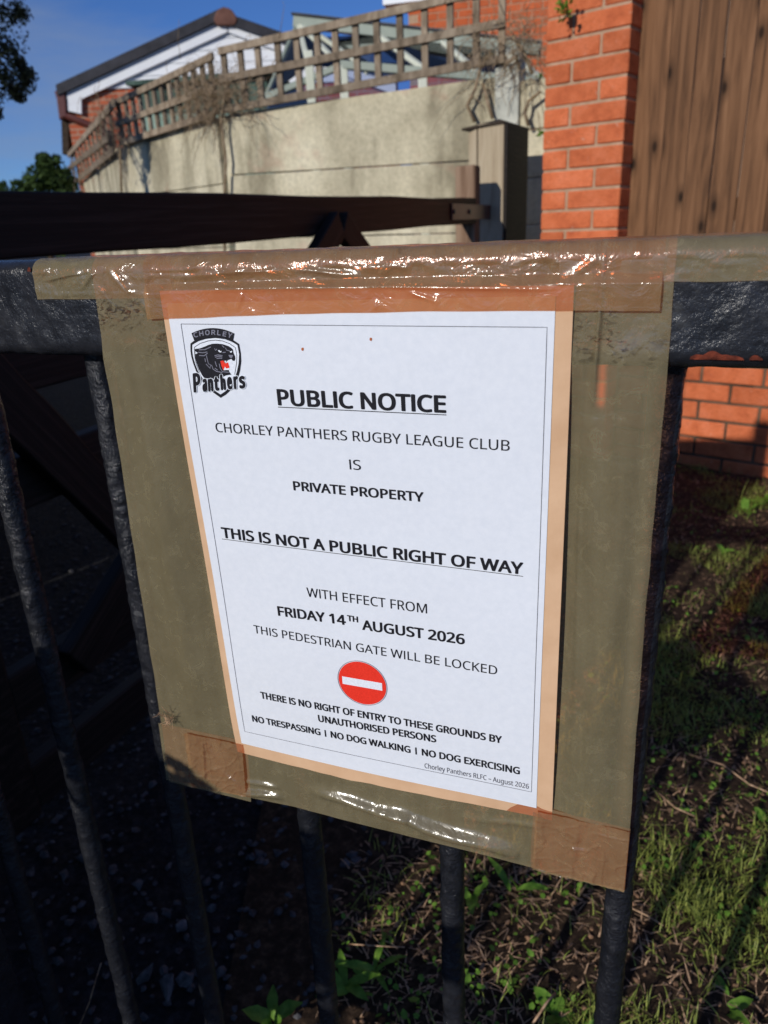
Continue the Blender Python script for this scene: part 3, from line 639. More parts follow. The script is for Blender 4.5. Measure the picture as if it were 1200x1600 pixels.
# right upright strip, behind the card
rows = wrap(gz(872, 440)[0], gz(1052, 440)[0])
rows += [(gz(880, 500)[0], gz(1050, 500)[0], gz(1050, 500)[1], 0.0003), (gz(880, 560)[0], gz(1044, 560)[0], ZB+0.003, 0.0)]
for (xl, xr, y) in ((880, 1038, 640), (870, 1030, 720), (860, 1020, 830), (850, 1010, 940), (842, 1001, 1060), (836, 992, 1180), (832, 984, 1300), (828, 976, 1396)):
    b = gs(xr, y); a = gs(xl, y - (xr-xl)*0.2*(y-500)/800); rows.append((a[0], b[0], b[1], sheet_n(b[1])-0.0026))
tape_strip('side_tape', rows, M['tape_side'], 60, ridge=folds(fold((945, 378), (925, 640), 0.0010, 0.0022), fold((925, 640), (918, 900), 0.005, 0.0016), fold((912, 500), (893, 1240), 0.0008, 0.0007), fold((945, 1000), (900, 1290), 0.004, 0.0012), fold((868, 450), (940, 400), 0.0015, 0.0014), fold((905, 600), (862, 1290), 0.006, -0.0045), fold((985, 560), (925, 1330), 0.011, 0.0055), fold((1030, 560), (975, 1330), 0.004, 0.0025)))
# bottom strip
rows = []
def bottom(name, n_off, y_top, y_bot, mat, ridge):
    """strip running left to right: laid out from pixel pairs along its two edges"""
    vs = []; fs = []; NU, NV = 300, 40
    def lerp(tab, t):
        k = t*(len(tab)-1); i = min(int(k), len(tab)-2); f_ = k-i; return (tab[i][0]*(1-f_)+tab[i+1][0]*f_, tab[i][1]*(1-f_)+tab[i+1][1]*f_)
    for j in range(NV+1):
        for i in range(NU+1):
            t = i/NU; a = lerp(y_top, t); b = lerp(y_bot, t); s_ = j/NV; g, z = gs(a[0]*(1-s_)+b[0]*s_, a[1]*(1-s_)+b[1]*s_)
            d = 0.0003*nz(g, z, 0, 55) + (ridge(g, z) if ridge else 0)
            vs.append(G(g, z, sheet_n(z)+n_off+d))
    for j in range(NV):
        for i in range(NU): a = j*(NU+1)+i; fs.append((a, a+1, a+NU+2, a+NU+1))
    me = mesh(vs, fs, name); me.polygons.foreach_set('use_smooth', [True]*len(me.polygons)); return link(name, me, mat, nt_)
tt = [(245, 1132), (378, 1160), (560, 1200), (760, 1244), (985, 1299)]
tb = [(258, 1221), (300, 1232), (400, 1252), (480, 1268), (580, 1296), (690, 1323), (830, 1358), (975, 1398)]
def resample(tab, ref):
    out = []
    for k in range(len(tb)):
        x = 245+(985-245)*k/(len(tb)-1)
        for p, q in zip(tab, tab[1:]):
            if p[0] <= x <= q[0]+0.01: f_ = (x-p[0])/(q[0]-p[0]); out.append((x, p[1]+(q[1]-p[1])*f_)); break
    return out
tbx = [(258, 1221)] + resample(tb, None)[1:-1] + [(975, 1398)]
ttx = resample(tt, None)
bf = folds(fold((380, 1222), (436, 1232), 0.0020, 0.0028), fold((372, 1238), (440, 1246), 0.0026, 0.0040), fold((490, 1238), (640, 1280), 0.0040, 0.0052), fold((600, 1270), (812, 1338), 0.0052, 0.0070),
           fold((720, 1280), (880, 1298), 0.0022, 0.0014), fold((300, 1205), (380, 1222), 0.0016, 0.0014), fold((860, 1345), (960, 1340), 0.0030, 0.0010), fold((890, 1270), (940, 1330), 0.0018, 0.0007))
bottom('bottom_tape', -0.0020, ttx, tbx, M['tape'], bf)
# front corner patches of the same tape over the card's lower corners
def patch(name, quad, n_off, mat, ridge=None, nu=110, nv=80, crn=0.0004):
    c = [gs(*p) for p in quad]; vs = []; fs = []
    for j in range(nv+1):
        for i in range(nu+1):
            s_, t = i/nu, j/nv; g = (c[0][0]*(1-s_)+c[1][0]*s_)*(1-t)+(c[3][0]*(1-s_)+c[2][0]*s_)*t; z = (c[0][1]*(1-s_)+c[1][1]*s_)*(1-t)+(c[3][1]*(1-s_)+c[2][1]*s_)*t
            rdg = max(0, 1-abs(nz(g*0.8, z*1.3, 5, 75))*9)*0.0006 + max(0, 1-abs(nz(g*1.4, z*0.7, 8, 60))*12)*0.0005; vs.append(G(g, z, sheet_n(z)+n_off+crn*nz(g, z, 2, 110)+rdg+(ridge(g, z) if ridge else 0)))
    for j in range(nv):
        for i in range(nu): a = j*(nu+1)+i; fs.append((a, a+1, a+nu+2, a+nu+1))
    me = mesh(vs, fs, name); me.polygons.foreach_set('use_smooth', [True]*len(me.polygons)); return link(name, me, mat, nt_)
patch('corner_tape', [(288, 1144), (378.5, 1163.5), (385, 1244), (300, 1229)], 0.0003, M['tape_corner'], folds(fold((318, 1150), (322, 1225), 0.0010, 0.0012), fold((345, 1200), (378, 1230), 0.0016, 0.0014)))
patch('corner_tape', [(838, 1266.5), (984, 1299), (975, 1392), (832, 1358)], 0.0003, M['tape_corner'], folds(fold((880, 1320), (930, 1330), 0.0014, 0.0008), fold((905, 1280), (895, 1350), 0.0020, 0.0008)))
# top strips, over the rail and down over the top of the card
def top_strip(name, xl, xr, ylow_l, ylow_m, ylow_r, n_front, mat, ridge, nu=260):
    a = gz(xl, ylow_l); b = gz(xr, ylow_r); rows = wrap(a[0], b[0]); vs = []; fs = []
    prof = []
    for r0, r1 in zip(rows, rows[1:]):
        k = max(1, int(math.hypot(r0[2]-r1[2], r0[3]-r1[3])/0.0012))
        for i in range(k): prof.append((r0[2]+(r1[2]-r0[2])*i/k, r0[3]+(r1[3]-r0[3])*i/k))
    prof.append((rows[-1][2], rows[-1][3])); NF = 40
    for i in range(nu+1):
        t = i/nu; g = a[0]+(b[0]-a[0])*t
        zl = a[1]*(1-t)*(1-t) + 2*t*(1-t)*gz((xl+xr)/2, ylow_m)[1] + b[1]*t*t + 0.0004*nz(g, 1, 1, 40)
        col = []
        for (z, n) in prof:
            d = 0.0005 + 0.00035*nz(g, z, n, 90) + 0.0006*max(0, nz(g*0.5, z*2, n, 130))
            on_top = n < -0.0077; col.append(G(g, z+(d if on_top else d*0.5), n+(0 if on_top else d)))
        z0 = prof[-1][0]
        for j in range(1, NF+1):
            z = z0+(zl-z0)*j/NF; tr_ = min(1, max(0, (j/NF-0.25)/0.2)) if n_front > 0.001 else 0
            base = n_front*tr_ + 0.0006*(1-tr_); base += 0.0007*max(0, nz(g*0.45, z*1.6, 0, 150))*(1-tr_) + 0.00045*nz(g, z, 4, 70)*(1-0.8*tr_)
            col.append(G(g, z, base + (ridge(g, z) if ridge else 0)))
        vs += col; K = len(col)
    for i in range(nu):
        for j in range(K-1): fs.append((i*K+j, (i+1)*K+j, (i+1)*K+j+1, i*K+j+1))
    me = mesh(vs, fs, name); me.polygons.foreach_set('use_smooth', [True]*len(me.polygons)); return link(name, me, mat, nt_)
rf = folds(fold((255, 452), (560, 447), 0.0012, 0.0012), fold((560, 447), (870, 452), 0.0010, 0.0013), fold((380, 455), (372, 486), 0.0009, 0.0011), fold((520, 405), (640, 420), 0.0018, 0.0012), fold((640, 456), (683, 472), 0.0010, 0.0012),
           fold((683, 462), (684, 484), 0.0007, 0.0009), fold((588, 468), (587, 484), 0.0007, 0.0009), fold((300, 430), (470, 420), 0.0014, 0.0009), fold((880, 440), (942, 395), 0.0014, 0.0014), fold((730, 400), (860, 392), 0.0012, 0.0010))
top_strip('top_tape', 236, 1031, 498, 481, 485, 0.0034, M['tape_brown'], rf)
top_strip('upper_tape', 60, 1052, 468, 463, 440, 0.0009, M['tape_rough'], folds(fold((65, 440), (150, 418), 0.0010, 0.0013), fold((125, 452), (150, 410), 0.0010, 0.0015), fold((165, 405), (200, 460), 0.0012, 0.0016), fold((450, 420), (560, 432), 0.0014, 0.0012)))
top_strip('end_tape', 1040, 1290, 440, 439, 437, 0.0006, M['tape'], None, 100)
# bark fibres snagged on the bar beside the lower left corner
fb = MB(); c0 = G(px_rail(262, 1120, -0.01)[0], px_rail(262, 1120, -0.01)[1], -0.010); rf_ = random.Random(3)
for i in range(26):
    a = c0 + GX*rf_.uniform(-0.006, 0.005) + Vector((0, 0, rf_.uniform(-0.003, 0.004))); d = (GX*rf_.uniform(-1, 1)+Vector((0, 0, rf_.uniform(-0.7, 0.9)))+GN*rf_.uniform(0, 0.6)).normalized()*rf_.uniform(0.004, 0.009)
    fb.tube([a, a+d*0.5+Vector((0, 0, -0.001)), a+d], 0.00018, 4)
tag(fb.build('fibre_tuft', M['straw']), 'little tuft of pale fibres snagged on a gate bar beside the notice corner', 'fibres')

# ------------------------------------------------------------------ brick pillar, low wall and board fence
PW = Plane(910, 200, 3.295, 130)
a0 = PW.loc(849, 200)[0]; PWID = 0.335
Z_LINE = PW.at(850, 68).z          # a bed joint
def brick_mesh(L, Hh=0.065, D=0.10, seed=0):
    b = bmesh.new(); bmesh.ops.create_cube(b, size=1)
    for v in b.verts: v.co = Vector((v.co.x*L, v.co.y*D, v.co.z*Hh))
    bmesh.ops.bevel(b, geom=b.edges[:], offset=0.004, segments=1, affect='EDGES')
    rr = random.Random(seed)
    for v in b.verts: v.co += Vector((rr.uniform(-1, 1), rr.uniform(-1, 1), rr.uniform(-1, 1)))*0.0009
    me = bpy.data.meshes.new('brick'); b.to_mesh(me); b.free(); return me
STR = [brick_mesh(0.2185, seed=k) for k in range(3)]; HDR = [brick_mesh(0.1045, seed=k+9) for k in range(3)]
def lay(parent, pl, a_c, z_c, me, mat, out=0.0):
    o = bpy.data.objects.new('brick', me); COL.objects.link(o)
    if not me.materials: me.materials.append(mat)
    o.parent = parent; o.matrix_parent_inverse = Matrix.Translation(-parent.location)
    o.location = pl.pt(a_c, z_c, out - 0.05); o.rotation_euler = (0, 0, math.atan2(pl.d.y, pl.d.x)); return o
sgn = 1 if PW.loc(960, 200)[0] > a0 else -1
pil = thing('brick_pillar', 'orange brick pillar standing between the concrete fence and the brown board fence', 'brick pillar', PW.pt(a0+sgn*PWID/2, 0, -0.1))
rb = random.Random(5); zb0 = Z_LINE - 0.075*math.floor(Z_LINE/0.075)
i = round((Z_LINE - zb0)/0.075); nrow = int((2.55-zb0)/0.075)
for r_ in range(-1, nrow):
    zc = zb0 + 0.075*r_ + 0.0375; down = (i - 1 - r_)            # 0 = the course just under the line
    j = rb.uniform(-0.0015, 0.0015)
    if down % 2 == 0: segs = ((0, 0.2185, STR), (0.2285, 0.1045, HDR))
    else: segs = ((0, 0.1045, HDR), (0.1155, 0.2185, STR))
    for s0, L, ms in segs: lay(pil, PW, a0+sgn*(s0+L/2), zc, ms[rb.randrange(3)], M['brick'], j+rb.uniform(-0.001, 0.001))
b = MB(); b.box(PW.pt(a0+sgn*0.004, -0.05, -0.006), PW.d*sgn*(PWID-0.010), PW.n*-0.30, Vector((0, 0, 2.55))); b.build('mortar', M['mortar'], pil)
REC = -0.105
lw_ = thing('low_brick_wall', 'low orange brick wall with dirty mortar under the brown board fence', 'brick wall', PW.pt(a0+sgn*1.0, 0, REC-0.1))
zt = PW.at(1100, 500, REC).z; nr = int((zt+0.05)/0.075)
zph = PW.at(1100, 595.8+2.5, REC).z; ph = zph - 0.075*math.floor(zph/0.075)
for r_ in range(-1, nr):
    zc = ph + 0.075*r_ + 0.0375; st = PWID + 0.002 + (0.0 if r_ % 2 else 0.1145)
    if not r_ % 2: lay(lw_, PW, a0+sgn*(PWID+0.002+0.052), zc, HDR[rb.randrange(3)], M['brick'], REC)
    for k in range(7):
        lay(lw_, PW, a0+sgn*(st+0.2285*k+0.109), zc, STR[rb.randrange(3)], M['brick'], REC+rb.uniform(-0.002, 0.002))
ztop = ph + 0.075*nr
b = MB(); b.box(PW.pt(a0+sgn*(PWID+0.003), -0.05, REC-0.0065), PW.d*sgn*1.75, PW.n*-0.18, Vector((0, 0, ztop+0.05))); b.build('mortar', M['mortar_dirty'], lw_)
# close board fence on top of it
bf_ = thing('board_fence', 'tall brown close board fence of knotty upright boards on the low brick wall', 'board fence', PW.pt(a0+sgn*1.0, ztop, REC-0.06))
PB = Plane(910, 200, 3.295, 130); PB.p0 = PW.p0 + PW.n*REC
x_l = PB.loc(1004, 0)[0]
edges_px = [979, 1025, 1063, 1103, 1146, 1192, 1240]
pos = [PB.loc(x, 360)[0] for x in edges_px]; step = abs(pos[4]-pos[1])/3
e = pos + [pos[-1]+sgn*step*k for k in range(1, 9)]
def board_mesh(L, hh, seed):
    b = bmesh.new(); rr = random.Random(seed); n = 18
    ring = [(-L/2, 0.006), (L/2-0.002, 0.014), (L/2, -0.004), (-L/2, -0.006)]; vs = []
    for k in range(n+1):
        z = hh*k/n; wob = 0.0012*math.sin(z*3+seed); vs.append([b.verts.new((x+wob, y, z)) for x, y in ring])
    for k in range(n):
        for j in range(4): b.faces.new((vs[k][j], vs[k][(j+1) % 4], vs[k+1][(j+1) % 4], vs[k+1][j]))
    b.faces.new(vs[0]); b.faces.new(vs[-1]); bmesh.ops.recalc_face_normals(b, faces=b.faces)
    me = bpy.data.meshes.new('board'); b.to_mesh(me); b.free(); return me
for k in range(len(e)-1):
    L = abs(e[k+1]-e[k]); me_ = board_mesh(L-0.004, 1.75, k*1.7); me_.materials.append(M['board'])
    o = link('board', me_, None, bf_); o.location = PB.pt((e[k]+e[k+1])/2, ztop+0.03, 0.0)
    o.rotation_euler = (0, 0, math.atan2(-sgn*PW.d.y, -sgn*PW.d.x) + PI)
b = MB(); b.box(PB.pt(e[0], ztop+0.002, -0.05), PW.d*sgn*1.7, PW.n*0.055, Vector((0, 0, 0.027))); b.build('gravel_board', M['board'], bf_)
for zz in (ztop+0.3, ztop+1.4):
    b = MB(); b.box(PB.pt(e[0], zz, -0.06), PW.d*sgn*1.7, PW.n*0.05, Vector((0, 0, 0.08))); b.build('fence_rail', M['board'], bf_)

# ------------------------------------------------------------------ concrete fence with trellis
def panel(parent, P, q, th=0.045, out=0.0, name='concrete_panel', mat=None, bev=0.004):
    """q: four photograph corners TL TR BR BL on the plane"""
    p = [P.at(x, y, out) for x, y in q]; b = MB(); b.poly(p, P.n*-th); return b.build(name, mat or M['concrete'], parent, bevel=bev)
def z_at(P, x, z):      # photograph row where height z sits on plane P at column x
    lo, hi = -400.0, 1600.0
    for _ in range(40):
        mid = (lo+hi)/2
        if P.at(x, mid).z > z: lo = mid
        else: hi = mid
    return (lo+hi)/2
P1 = Plane(800, 150, 4.1, 113)
ZW = P1.at(560, 146).z; J1 = P1.at(560, 262).z; PH = ZW - J1
cf = thing('concrete_fence', 'weathered cream concrete panel fence with slotted posts behind the wooden gate', 'concrete fence', P1.pt(0, 0, -0.1))
tops1 = ((352, 179), (790, 118)); j1 = ((358, 274), (790, 248))
def lin(t, x): return t[0][1] + (t[1][1]-t[0][1])*(x-t[0][0])/(t[1][0]-t[0][0])
A_, B_ = 360, 782
panel(cf, P1, [(A_-3, lin(tops1, A_-3)), (B_, lin(tops1, B_)), (B_, lin(j1, B_)-1), (A_, lin(j1, A_)-1)])
zprev_l, zprev_r = P1.at(A_, lin(j1, A_)+1).z, P1.at(B_, lin(j1, B_)+1).z
loc_l = P1.loc(A_, 300)[0]; loc_r = P1.loc(B_, 300)[0]
for k in range(5):
    zl, zr = zprev_l - PH*0.97, zprev_r - PH*0.97
    if k == 4 or zl < 0.0: zl = zr = -0.03
    b = MB(); b.poly([P1.pt(loc_l, zprev_l, 0.004 if k == 0 else 0), P1.pt(loc_r, zprev_r, 0.004 if k == 0 else 0), P1.pt(loc_r, zr+0.003), P1.pt(loc_l, zl+0.003)], P1.n*-0.045)
    b.build('concrete_panel', M['concrete'], cf, bevel=0.003); zprev_l, zprev_r = zl-0.003, zr-0.003
    if zl < 0: break
def cpost(P, xa, ytop, wd, out0, out1, mat='concrete', par=cf):
    a, zt_ = P.loc(xa, ytop); b = MB(); b.box(P.pt(a, -0.05, out0), P.d*wd, P.n*(out1-out0), Vector((0, 0, zt_+0.05))); return b.build('concrete_post', M[mat], par, bevel=0.006)
s1 = 1 if P1.loc(790, 200)[0] > P1.loc(400, 200)[0] else -1
cpost(P1, 775, 78, s1*0.118, -0.12, 0.018, 'post_concrete')
cpost(P1, 342, 181, s1*0.062, -0.12, -0.016)
# stretch to the right of the post, running on behind the brick pillar
a_r = P1.loc(810, 150)[0]; zt_r = P1.at(820, 124).z; zz = zt_r
for k in range(6):
    z2 = zz - PH*0.62 if k == 0 else zz - PH*0.62
    z2 = max(z2, -0.04); b = MB(); b.box(P1.pt(a_r, z2+0.003, -0.05), P1.d*s1*0.9, P1.n*0.045, Vector((0, 0, zz-z2-0.006))); b.build('concrete_panel', M['concrete'], cf, bevel=0.005); zz = z2
    if zz <= -0.03: break
# the bays that turn away to the left
def depth_at(x, y, z):   # horizontal distance of a point of known height seen at a pixel
    r = ray(x, y); return (z-HC)/r.z*math.hypot(r.x, r.y)
def plane_through(xa, ya, xb, yb, z):
    ra, rb_ = ray(xa, ya), ray(xb, yb); pa = CAM+ra*((z-HC)/ra.z); pb = CAM+rb_*((z-HC)/rb_.z); d = pb-pa
    az = math.degrees(math.atan2(d.x, d.y)); P = Plane(xa, ya, math.hypot(pa.x, pa.y), az); return P
ZL = P1.at(352, 179).z
P2 = plane_through(190, 222, 342, 181, ZL)
P3 = plane_through(150, 262, 188, 224, ZL)
def bay(P, xl, xr, topl, topr, n=4):
    zt_ = P.at(xl, topl).z; zt2 = P.at(xr, topr).z; al = P.loc(xl, 250)[0]; ar = P.loc(xr, 250)[0]; k = 0
    while True:
        zb_ = zt_-PH*(1.0 if k else 1.0); zb2 = zt2-PH; last = zb_ < 0.08
        if last: zb_ = zb2 = -0.04
        b = MB(); b.poly([P.pt(al, zt_-0.002), P.pt(ar, zt2-0.002), P.pt(ar, zb2+0.002), P.pt(al, zb_+0.002)], P.n*-0.045); b.build('concrete_panel', M['concrete'], cf, bevel=0.005)
        zt_, zt2 = zb_, zb2; k += 1
        if last: break
bay(P2, 195, 343, 220.5, 181)
bay(P3, 153, 186, 259, 226)
e3 = P3.pt(P3.loc(150, 262)[0], 0); d4 = azv(P3.az)
b = MB(); q0 = P3.loc(150, 262)[0]; sg = 1 if P3.loc(120, 290)[0] > q0 else -1
for k in range(5):
    z1_, z0_ = ZL-PH*k, max(ZL-PH*(k+1), -0.04)
    if z1_ <= 0: break
    b = MB(); b.box(P3.pt(q0+sg*0.08, z0_+0.003, -0.045), P3.d*sg*1.5, P3.n*0.045, Vector((0, 0, z1_-z0_-0.006))); b.build('concrete_panel', M['concrete'], cf, bevel=0.005)
for P, x, y in ((P2, 190, 219), (P3, 151, 255)):
    a, zt_ = P.loc(x, y); b = MB(); b.box(P.pt(a-0.045, -0.05, -0.10), P.d*0.09, P.n*0.085, Vector((0, 0, zt_+0.05))); b.build('concrete_post', M['concrete'], cf, bevel=0.006)

def trellis(P, top, mid, low, xs, label, wrail=0.036, out=0.01, ext=True, upright_w=0.033, y_over=0):
    """three sloping rails given as photograph lines, and uprights at photograph columns"""
    x0, x1 = top[0][0], top[1][0]; pmid = P.at((x0+x1)/2, lin(top, (x0+x1)/2), out)
    t = thing('trellis', label, 'trellis', Vector((pmid.x, pmid.y, ZL)))
    for ln in (top, mid, low):
        if ln is None: continue
        a = P.at(ln[0][0], ln[0][1], out+0.02); c = P.at(ln[1][0], ln[1][1], out+0.02); b = MB(); d = (c-a); b.box(a-Vector((0, 0, wrail/2)), d, P.n*0.018, Vector((0, 0, wrail))); b.build('trellis_rail', M['trellis'], t, bevel=0.002)
    for x in xs:
        yt = lin(top, x)-1; yb = lin(low if low else mid, x)+2; a, za = P.loc(x, yt, out); _, zb_ = P.loc(x, yb, out)
        b = MB(); b.box(P.pt(a-upright_w/2, 0, out), P.d*upright_w, P.n*0.019, Vector((0, 0, za-zb_))); o = b.build('upright', M['trellis'], t, bevel=0.002); o.location.z += zb_ if False else 0
        o.data.transform(Matrix.Translation((0, 0, zb_)))
    return t
trellis(P1, ((343, 81), (790, -21)), ((345, 124.5), (790, 36)), ((352, 172), (790, 92)), [350, 376, 403, 434, 464, 496, 524, 556, 589, 625, 664, 704, 745, 786], 'grey weathered trellis on the right hand stretch of the concrete fence, against the conservatory')
trellis(P2, ((178, 163), (335, 88)), ((185, 194), (338, 136)), ((190, 224), (338, 178)), [186, 197, 208, 219, 230, 241, 253, 265, 277, 290, 303, 317, 330], 'grey trellis on the middle stretch of the concrete fence in front of the gable')
trellis(P3, ((108, 243), (180, 161)), ((108, 264), (172, 215)), ((110, 292), (178, 236)), [112, 117, 122, 127, 132, 138, 144, 150, 157, 164, 172], 'far left trellis falling away steeply towards the bush', wrail=0.05)

# ------------------------------------------------------------------ wooden field gate and its post
FG = Plane(711, 330, 3.15, 24)
s4 = 1 if FG.loc(700, 330)[0] > FG.loc(300, 330)[0] else -1
a_n = FG.loc(-170, 350)[0]; a_f = FG.loc(743, 330)[0]
fg = thing('field_gate', 'dark stained wooden field gate standing open behind the iron gate', 'gate', FG.pt((a_n+a_f)/2, 0, -0.03))
def fbar(p, q, hgt, th=0.045, out=0.0, name='gate_rail', mat='gatewood', bev=0.004):
    """bar on the gate's plane between two local points (a, z)"""
    a = FG.pt(p[0], p[1], out-th/2); c = FG.pt(q[0], q[1], out-th/2); d = (c-a); L = d.length; ang = math.atan2(q[1]-p[1], abs(q[0]-p[0]))
    b = MB(); n = 14; up = Vector((0, 0, 1)); dn = d.normalized(); uy = (up - dn*up.dot(dn)).normalized()
    rb2 = random.Random(int(abs(p[1]*977)+L*100)); prevs = None; vs = []; fs = []
    for k in range(n+1):
        m_ = a + d*(k/n); h2 = hgt/2*(1+0.03*math.sin(k*1.3+p[1]*9)); 
        for (sx, sz) in ((-1, -1), (1, -1), (1, 1), (-1, 1)): vs.append(m_ + FG.n*(sx*th/2) + uy*(sz*h2 + rb2.uniform(-0.0012, 0.0012)))
    for k in range(n):
        for j in range(4): fs.append((k*4+j, k*4+(j+1) % 4, (k+1)*4+(j+1) % 4, (k+1)*4+j))
    fs += [(0, 1, 2, 3), (n*4, n*4+3, n*4+2, n*4+1)]
    # object space along the grain so that the stain's figure follows the timber
    org = a; X = dn; Z = uy; Y = Z.cross(X); R = Matrix((X, Y, Z)).transposed()
    loc = [R.inverted() @ (v-org) for v in vs]; me = mesh(loc, fs, name)
    bm = bmesh.new(); bm.from_mesh(me); bmesh.ops.recalc_face_normals(bm, faces=bm.faces); bm.to_mesh(me); bm.free()
    o = link(name, me, M[mat], fg, bevel=bev); mw = R.to_4x4(); mw.translation = org - fg.location; o.matrix_parent_inverse = Matrix.Identity(4); o.matrix_basis = mw; return o
tl_, bl_ = FG.loc(0, 300), FG.loc(0, 405); tr_, br_ = FG.loc(711, 308), FG.loc(711, 352)
def ext(p, q, a): t = (a-p[0])/(q[0]-p[0]); return p[1]+(q[1]-p[1])*t
zn = (ext(tl_, tr_, a_n)+ext(bl_, br_, a_n))/2; zf_ = (ext(tl_, tr_, a_f)+ext(bl_, br_, a_f))/2
hh_ = (tr_[1]-br_[1]+tl_[1]-bl_[1])/2
fbar((a_n, zn), (a_f+0.01, zf_), hh_, 0.065, name='top_rail')
r2z = (FG.loc(36, 794)[1] + FG.loc(22, 725)[1])/2
zs = []
for pa, pb in (((22, 725), (36, 794)), ((87, 991), (95, 1105))):
    zs.append(((FG.loc(*pa)[1]+FG.loc(*pb)[1])/2, abs(FG.loc(*pa)[1]-FG.loc(*pb)[1])))
zmid = HC - 0.40; 
for z in (zs[0][0], zs[1][0], (zn+zs[0][0])/2-0.01, 0.12):
    fbar((a_n, z), (a_f, z+0.02), 0.085, 0.030, name='gate_rail')
# head and heel stiles
xs0, zs0 = FG.loc(743, 257); 
def stile(a, ztop, wd, mat, name, dep=0.09):
    b = MB(); p = FG.pt(a, 0.06, -dep); b.box(p, FG.d*s4*wd, FG.n*dep, Vector((0, 0, ztop-0.06))); return b.build(name, M[mat], fg, bevel=0.008)
stile(xs0, zs0, 0.075, 'stile', 'heel_stile'); stile(a_n-s4*0.07, zn+0.09, 0.075, 'gatewood', 'head_stile')
# braces
m1 = FG.loc(520, 372); 
fbar((m1[0], zf_-0.04), (FG.loc(0, 560)[0]+0, 0.30), 0.075, 0.028, out=0.031, name='brace')
fbar((FG.loc(525, 372)[0], zf_-0.04), (a_f-s4*0.02, 0.16), 0.075, 0.028, out=0.031, name='brace')
fbar((a_n, FG.loc(0, 545)[1]+0.06), (FG.loc(250, 700)[0], 0.30), 0.085, 0.028, out=0.031, name='brace')
# strap hinge with two bolts
h0 = FG.loc(704, 318); h1 = FG.loc(752, 343)
b = MB(); b.box(FG.pt(h0[0], h1[1], 0.002), FG.d*s4*abs(FG.loc(770, 330)[0]-h0[0]), FG.n*0.006, Vector((0, 0, h0[1]-h1[1]))); hg = b.build('strap_hinge', M['gutter'], fg, bevel=0.002)
for x in (709, 733):
    p = FG.at(x, 331, 0.008); b = MB(); b.tube([p, p+FG.n*0.007], 0.009, 8); b.build('bolt', M['black'], hg)
# post
PP = FG
pa = FG.loc(787, 240)[0]
D_post = 3.60; r0 = ray(787, 240); c_r = CAM + r0*(D_post/math.hypot(r0.x, r0.y)); zt_p = (CAM + ray(787, 190)*(D_post/math.hypot(*ray(787, 190)[:2]))).z
gp = thing('gate_post', 'square weathered wooden gate post with a split peaked top, right of the field gate', 'gate post', Vector((c_r.x, c_r.y, 0)))
Wl = 0.145; Wd = 0.27; LX = -azv(114); DX = azv(31)           # lit face runs left along LX, side face runs back along DX
c_r = Vector((c_r.x, c_r.y, 0))
vs = []; fs = []; b = MB()
q = [c_r, c_r+LX*Wl*0.80, c_r+LX*Wl*0.80+DX*Wd, c_r+DX*Wd]
b.poly([Vector((p.x, p.y, -0.05)) for p in q], Vector((0, 0, zt_p+0.05))); b.build('shaft', M['old_post'], gp, bevel=0.004)
b = MB(); q2 = [c_r+LX*Wl*0.83, c_r+LX*Wl*1.13+DX*0.015, c_r+LX*Wl*1.13+DX*(Wd-0.02), c_r+LX*Wl*0.83+DX*(Wd-0.01)]
b.poly([Vector((p.x, p.y, -0.05)) for p in q2], Vector((0, 0, zt_p+0.035))); b.build('side_board', M['old_post'], gp, bevel=0.003)
sn = Vector((DX.y, -DX.x, 0)); b = MB(); b.box(Vector((c_r.x, c_r.y, -0.05))+DX*0.004+sn*0.002, DX*(Wd-0.008), sn*0.012, Vector((0, 0, zt_p+0.046))); b.build('shade_face', M['gatewood'], gp, bevel=0.002)  # dark board laid on the post's unlit side, deepening its shade by colour
b = MB(); cc = c_r+LX*Wl*0.5+DX*Wd*0.5; ring = [c_r-LX*0.006-DX*0.008, c_r+LX*Wl*1.28-DX*0.008, c_r+LX*Wl*1.28+DX*(Wd+0.01), c_r-LX*0.01+DX*(Wd+0.01)]
vv = [Vector((p.x, p.y, zt_p+z_)) for p, z_ in zip(ring, (0.002, -0.012, -0.01, -0.004))]; apex = Vector((cc.x, cc.y, zt_p+0.028))
low = [v-Vector((0, 0, 0.008)) for v in vv]
b.add(vv+[apex]+low, [(0, 1, 4), (1, 2, 4), (2, 3, 4), (3, 0, 4), (5, 6, 1, 0), (6, 7, 2, 1), (7, 8, 3, 2), (8, 5, 0, 3), (8, 7, 6, 5)]); b.build('cap', M['bark'], gp)

# ------------------------------------------------------------------ house with the white gable
PG = Plane(161, 140, 13.0, 86)
hs = thing('gabled_house', 'brick house with a white boarded gable, dark tiled verge and brown gutter', 'house', PG.pt(2, 0, -3))
def gp_(x, y, o=0.0): return PG.at(x, y, o)
apx = PG.loc(353, 22); ev = PG.loc(98, 140); half = abs(apx[0]-ev[0]); sh = 1 if apx[0] > ev[0] else -1
def L3(a, z, o=0.0): return PG.pt(ev[0]+sh*a, z, o)
Zc = PG.at(170, 139.5).z; W0 = PG.loc(132, 150)[0]; w0 = abs(W0-ev[0]); wl = abs(PG.loc(107, 190)[0]-ev[0])
rise = (apx[1]-ev[1])/half
def roofz(a): return ev[1] + rise*(a if a < half else 2*half-a)
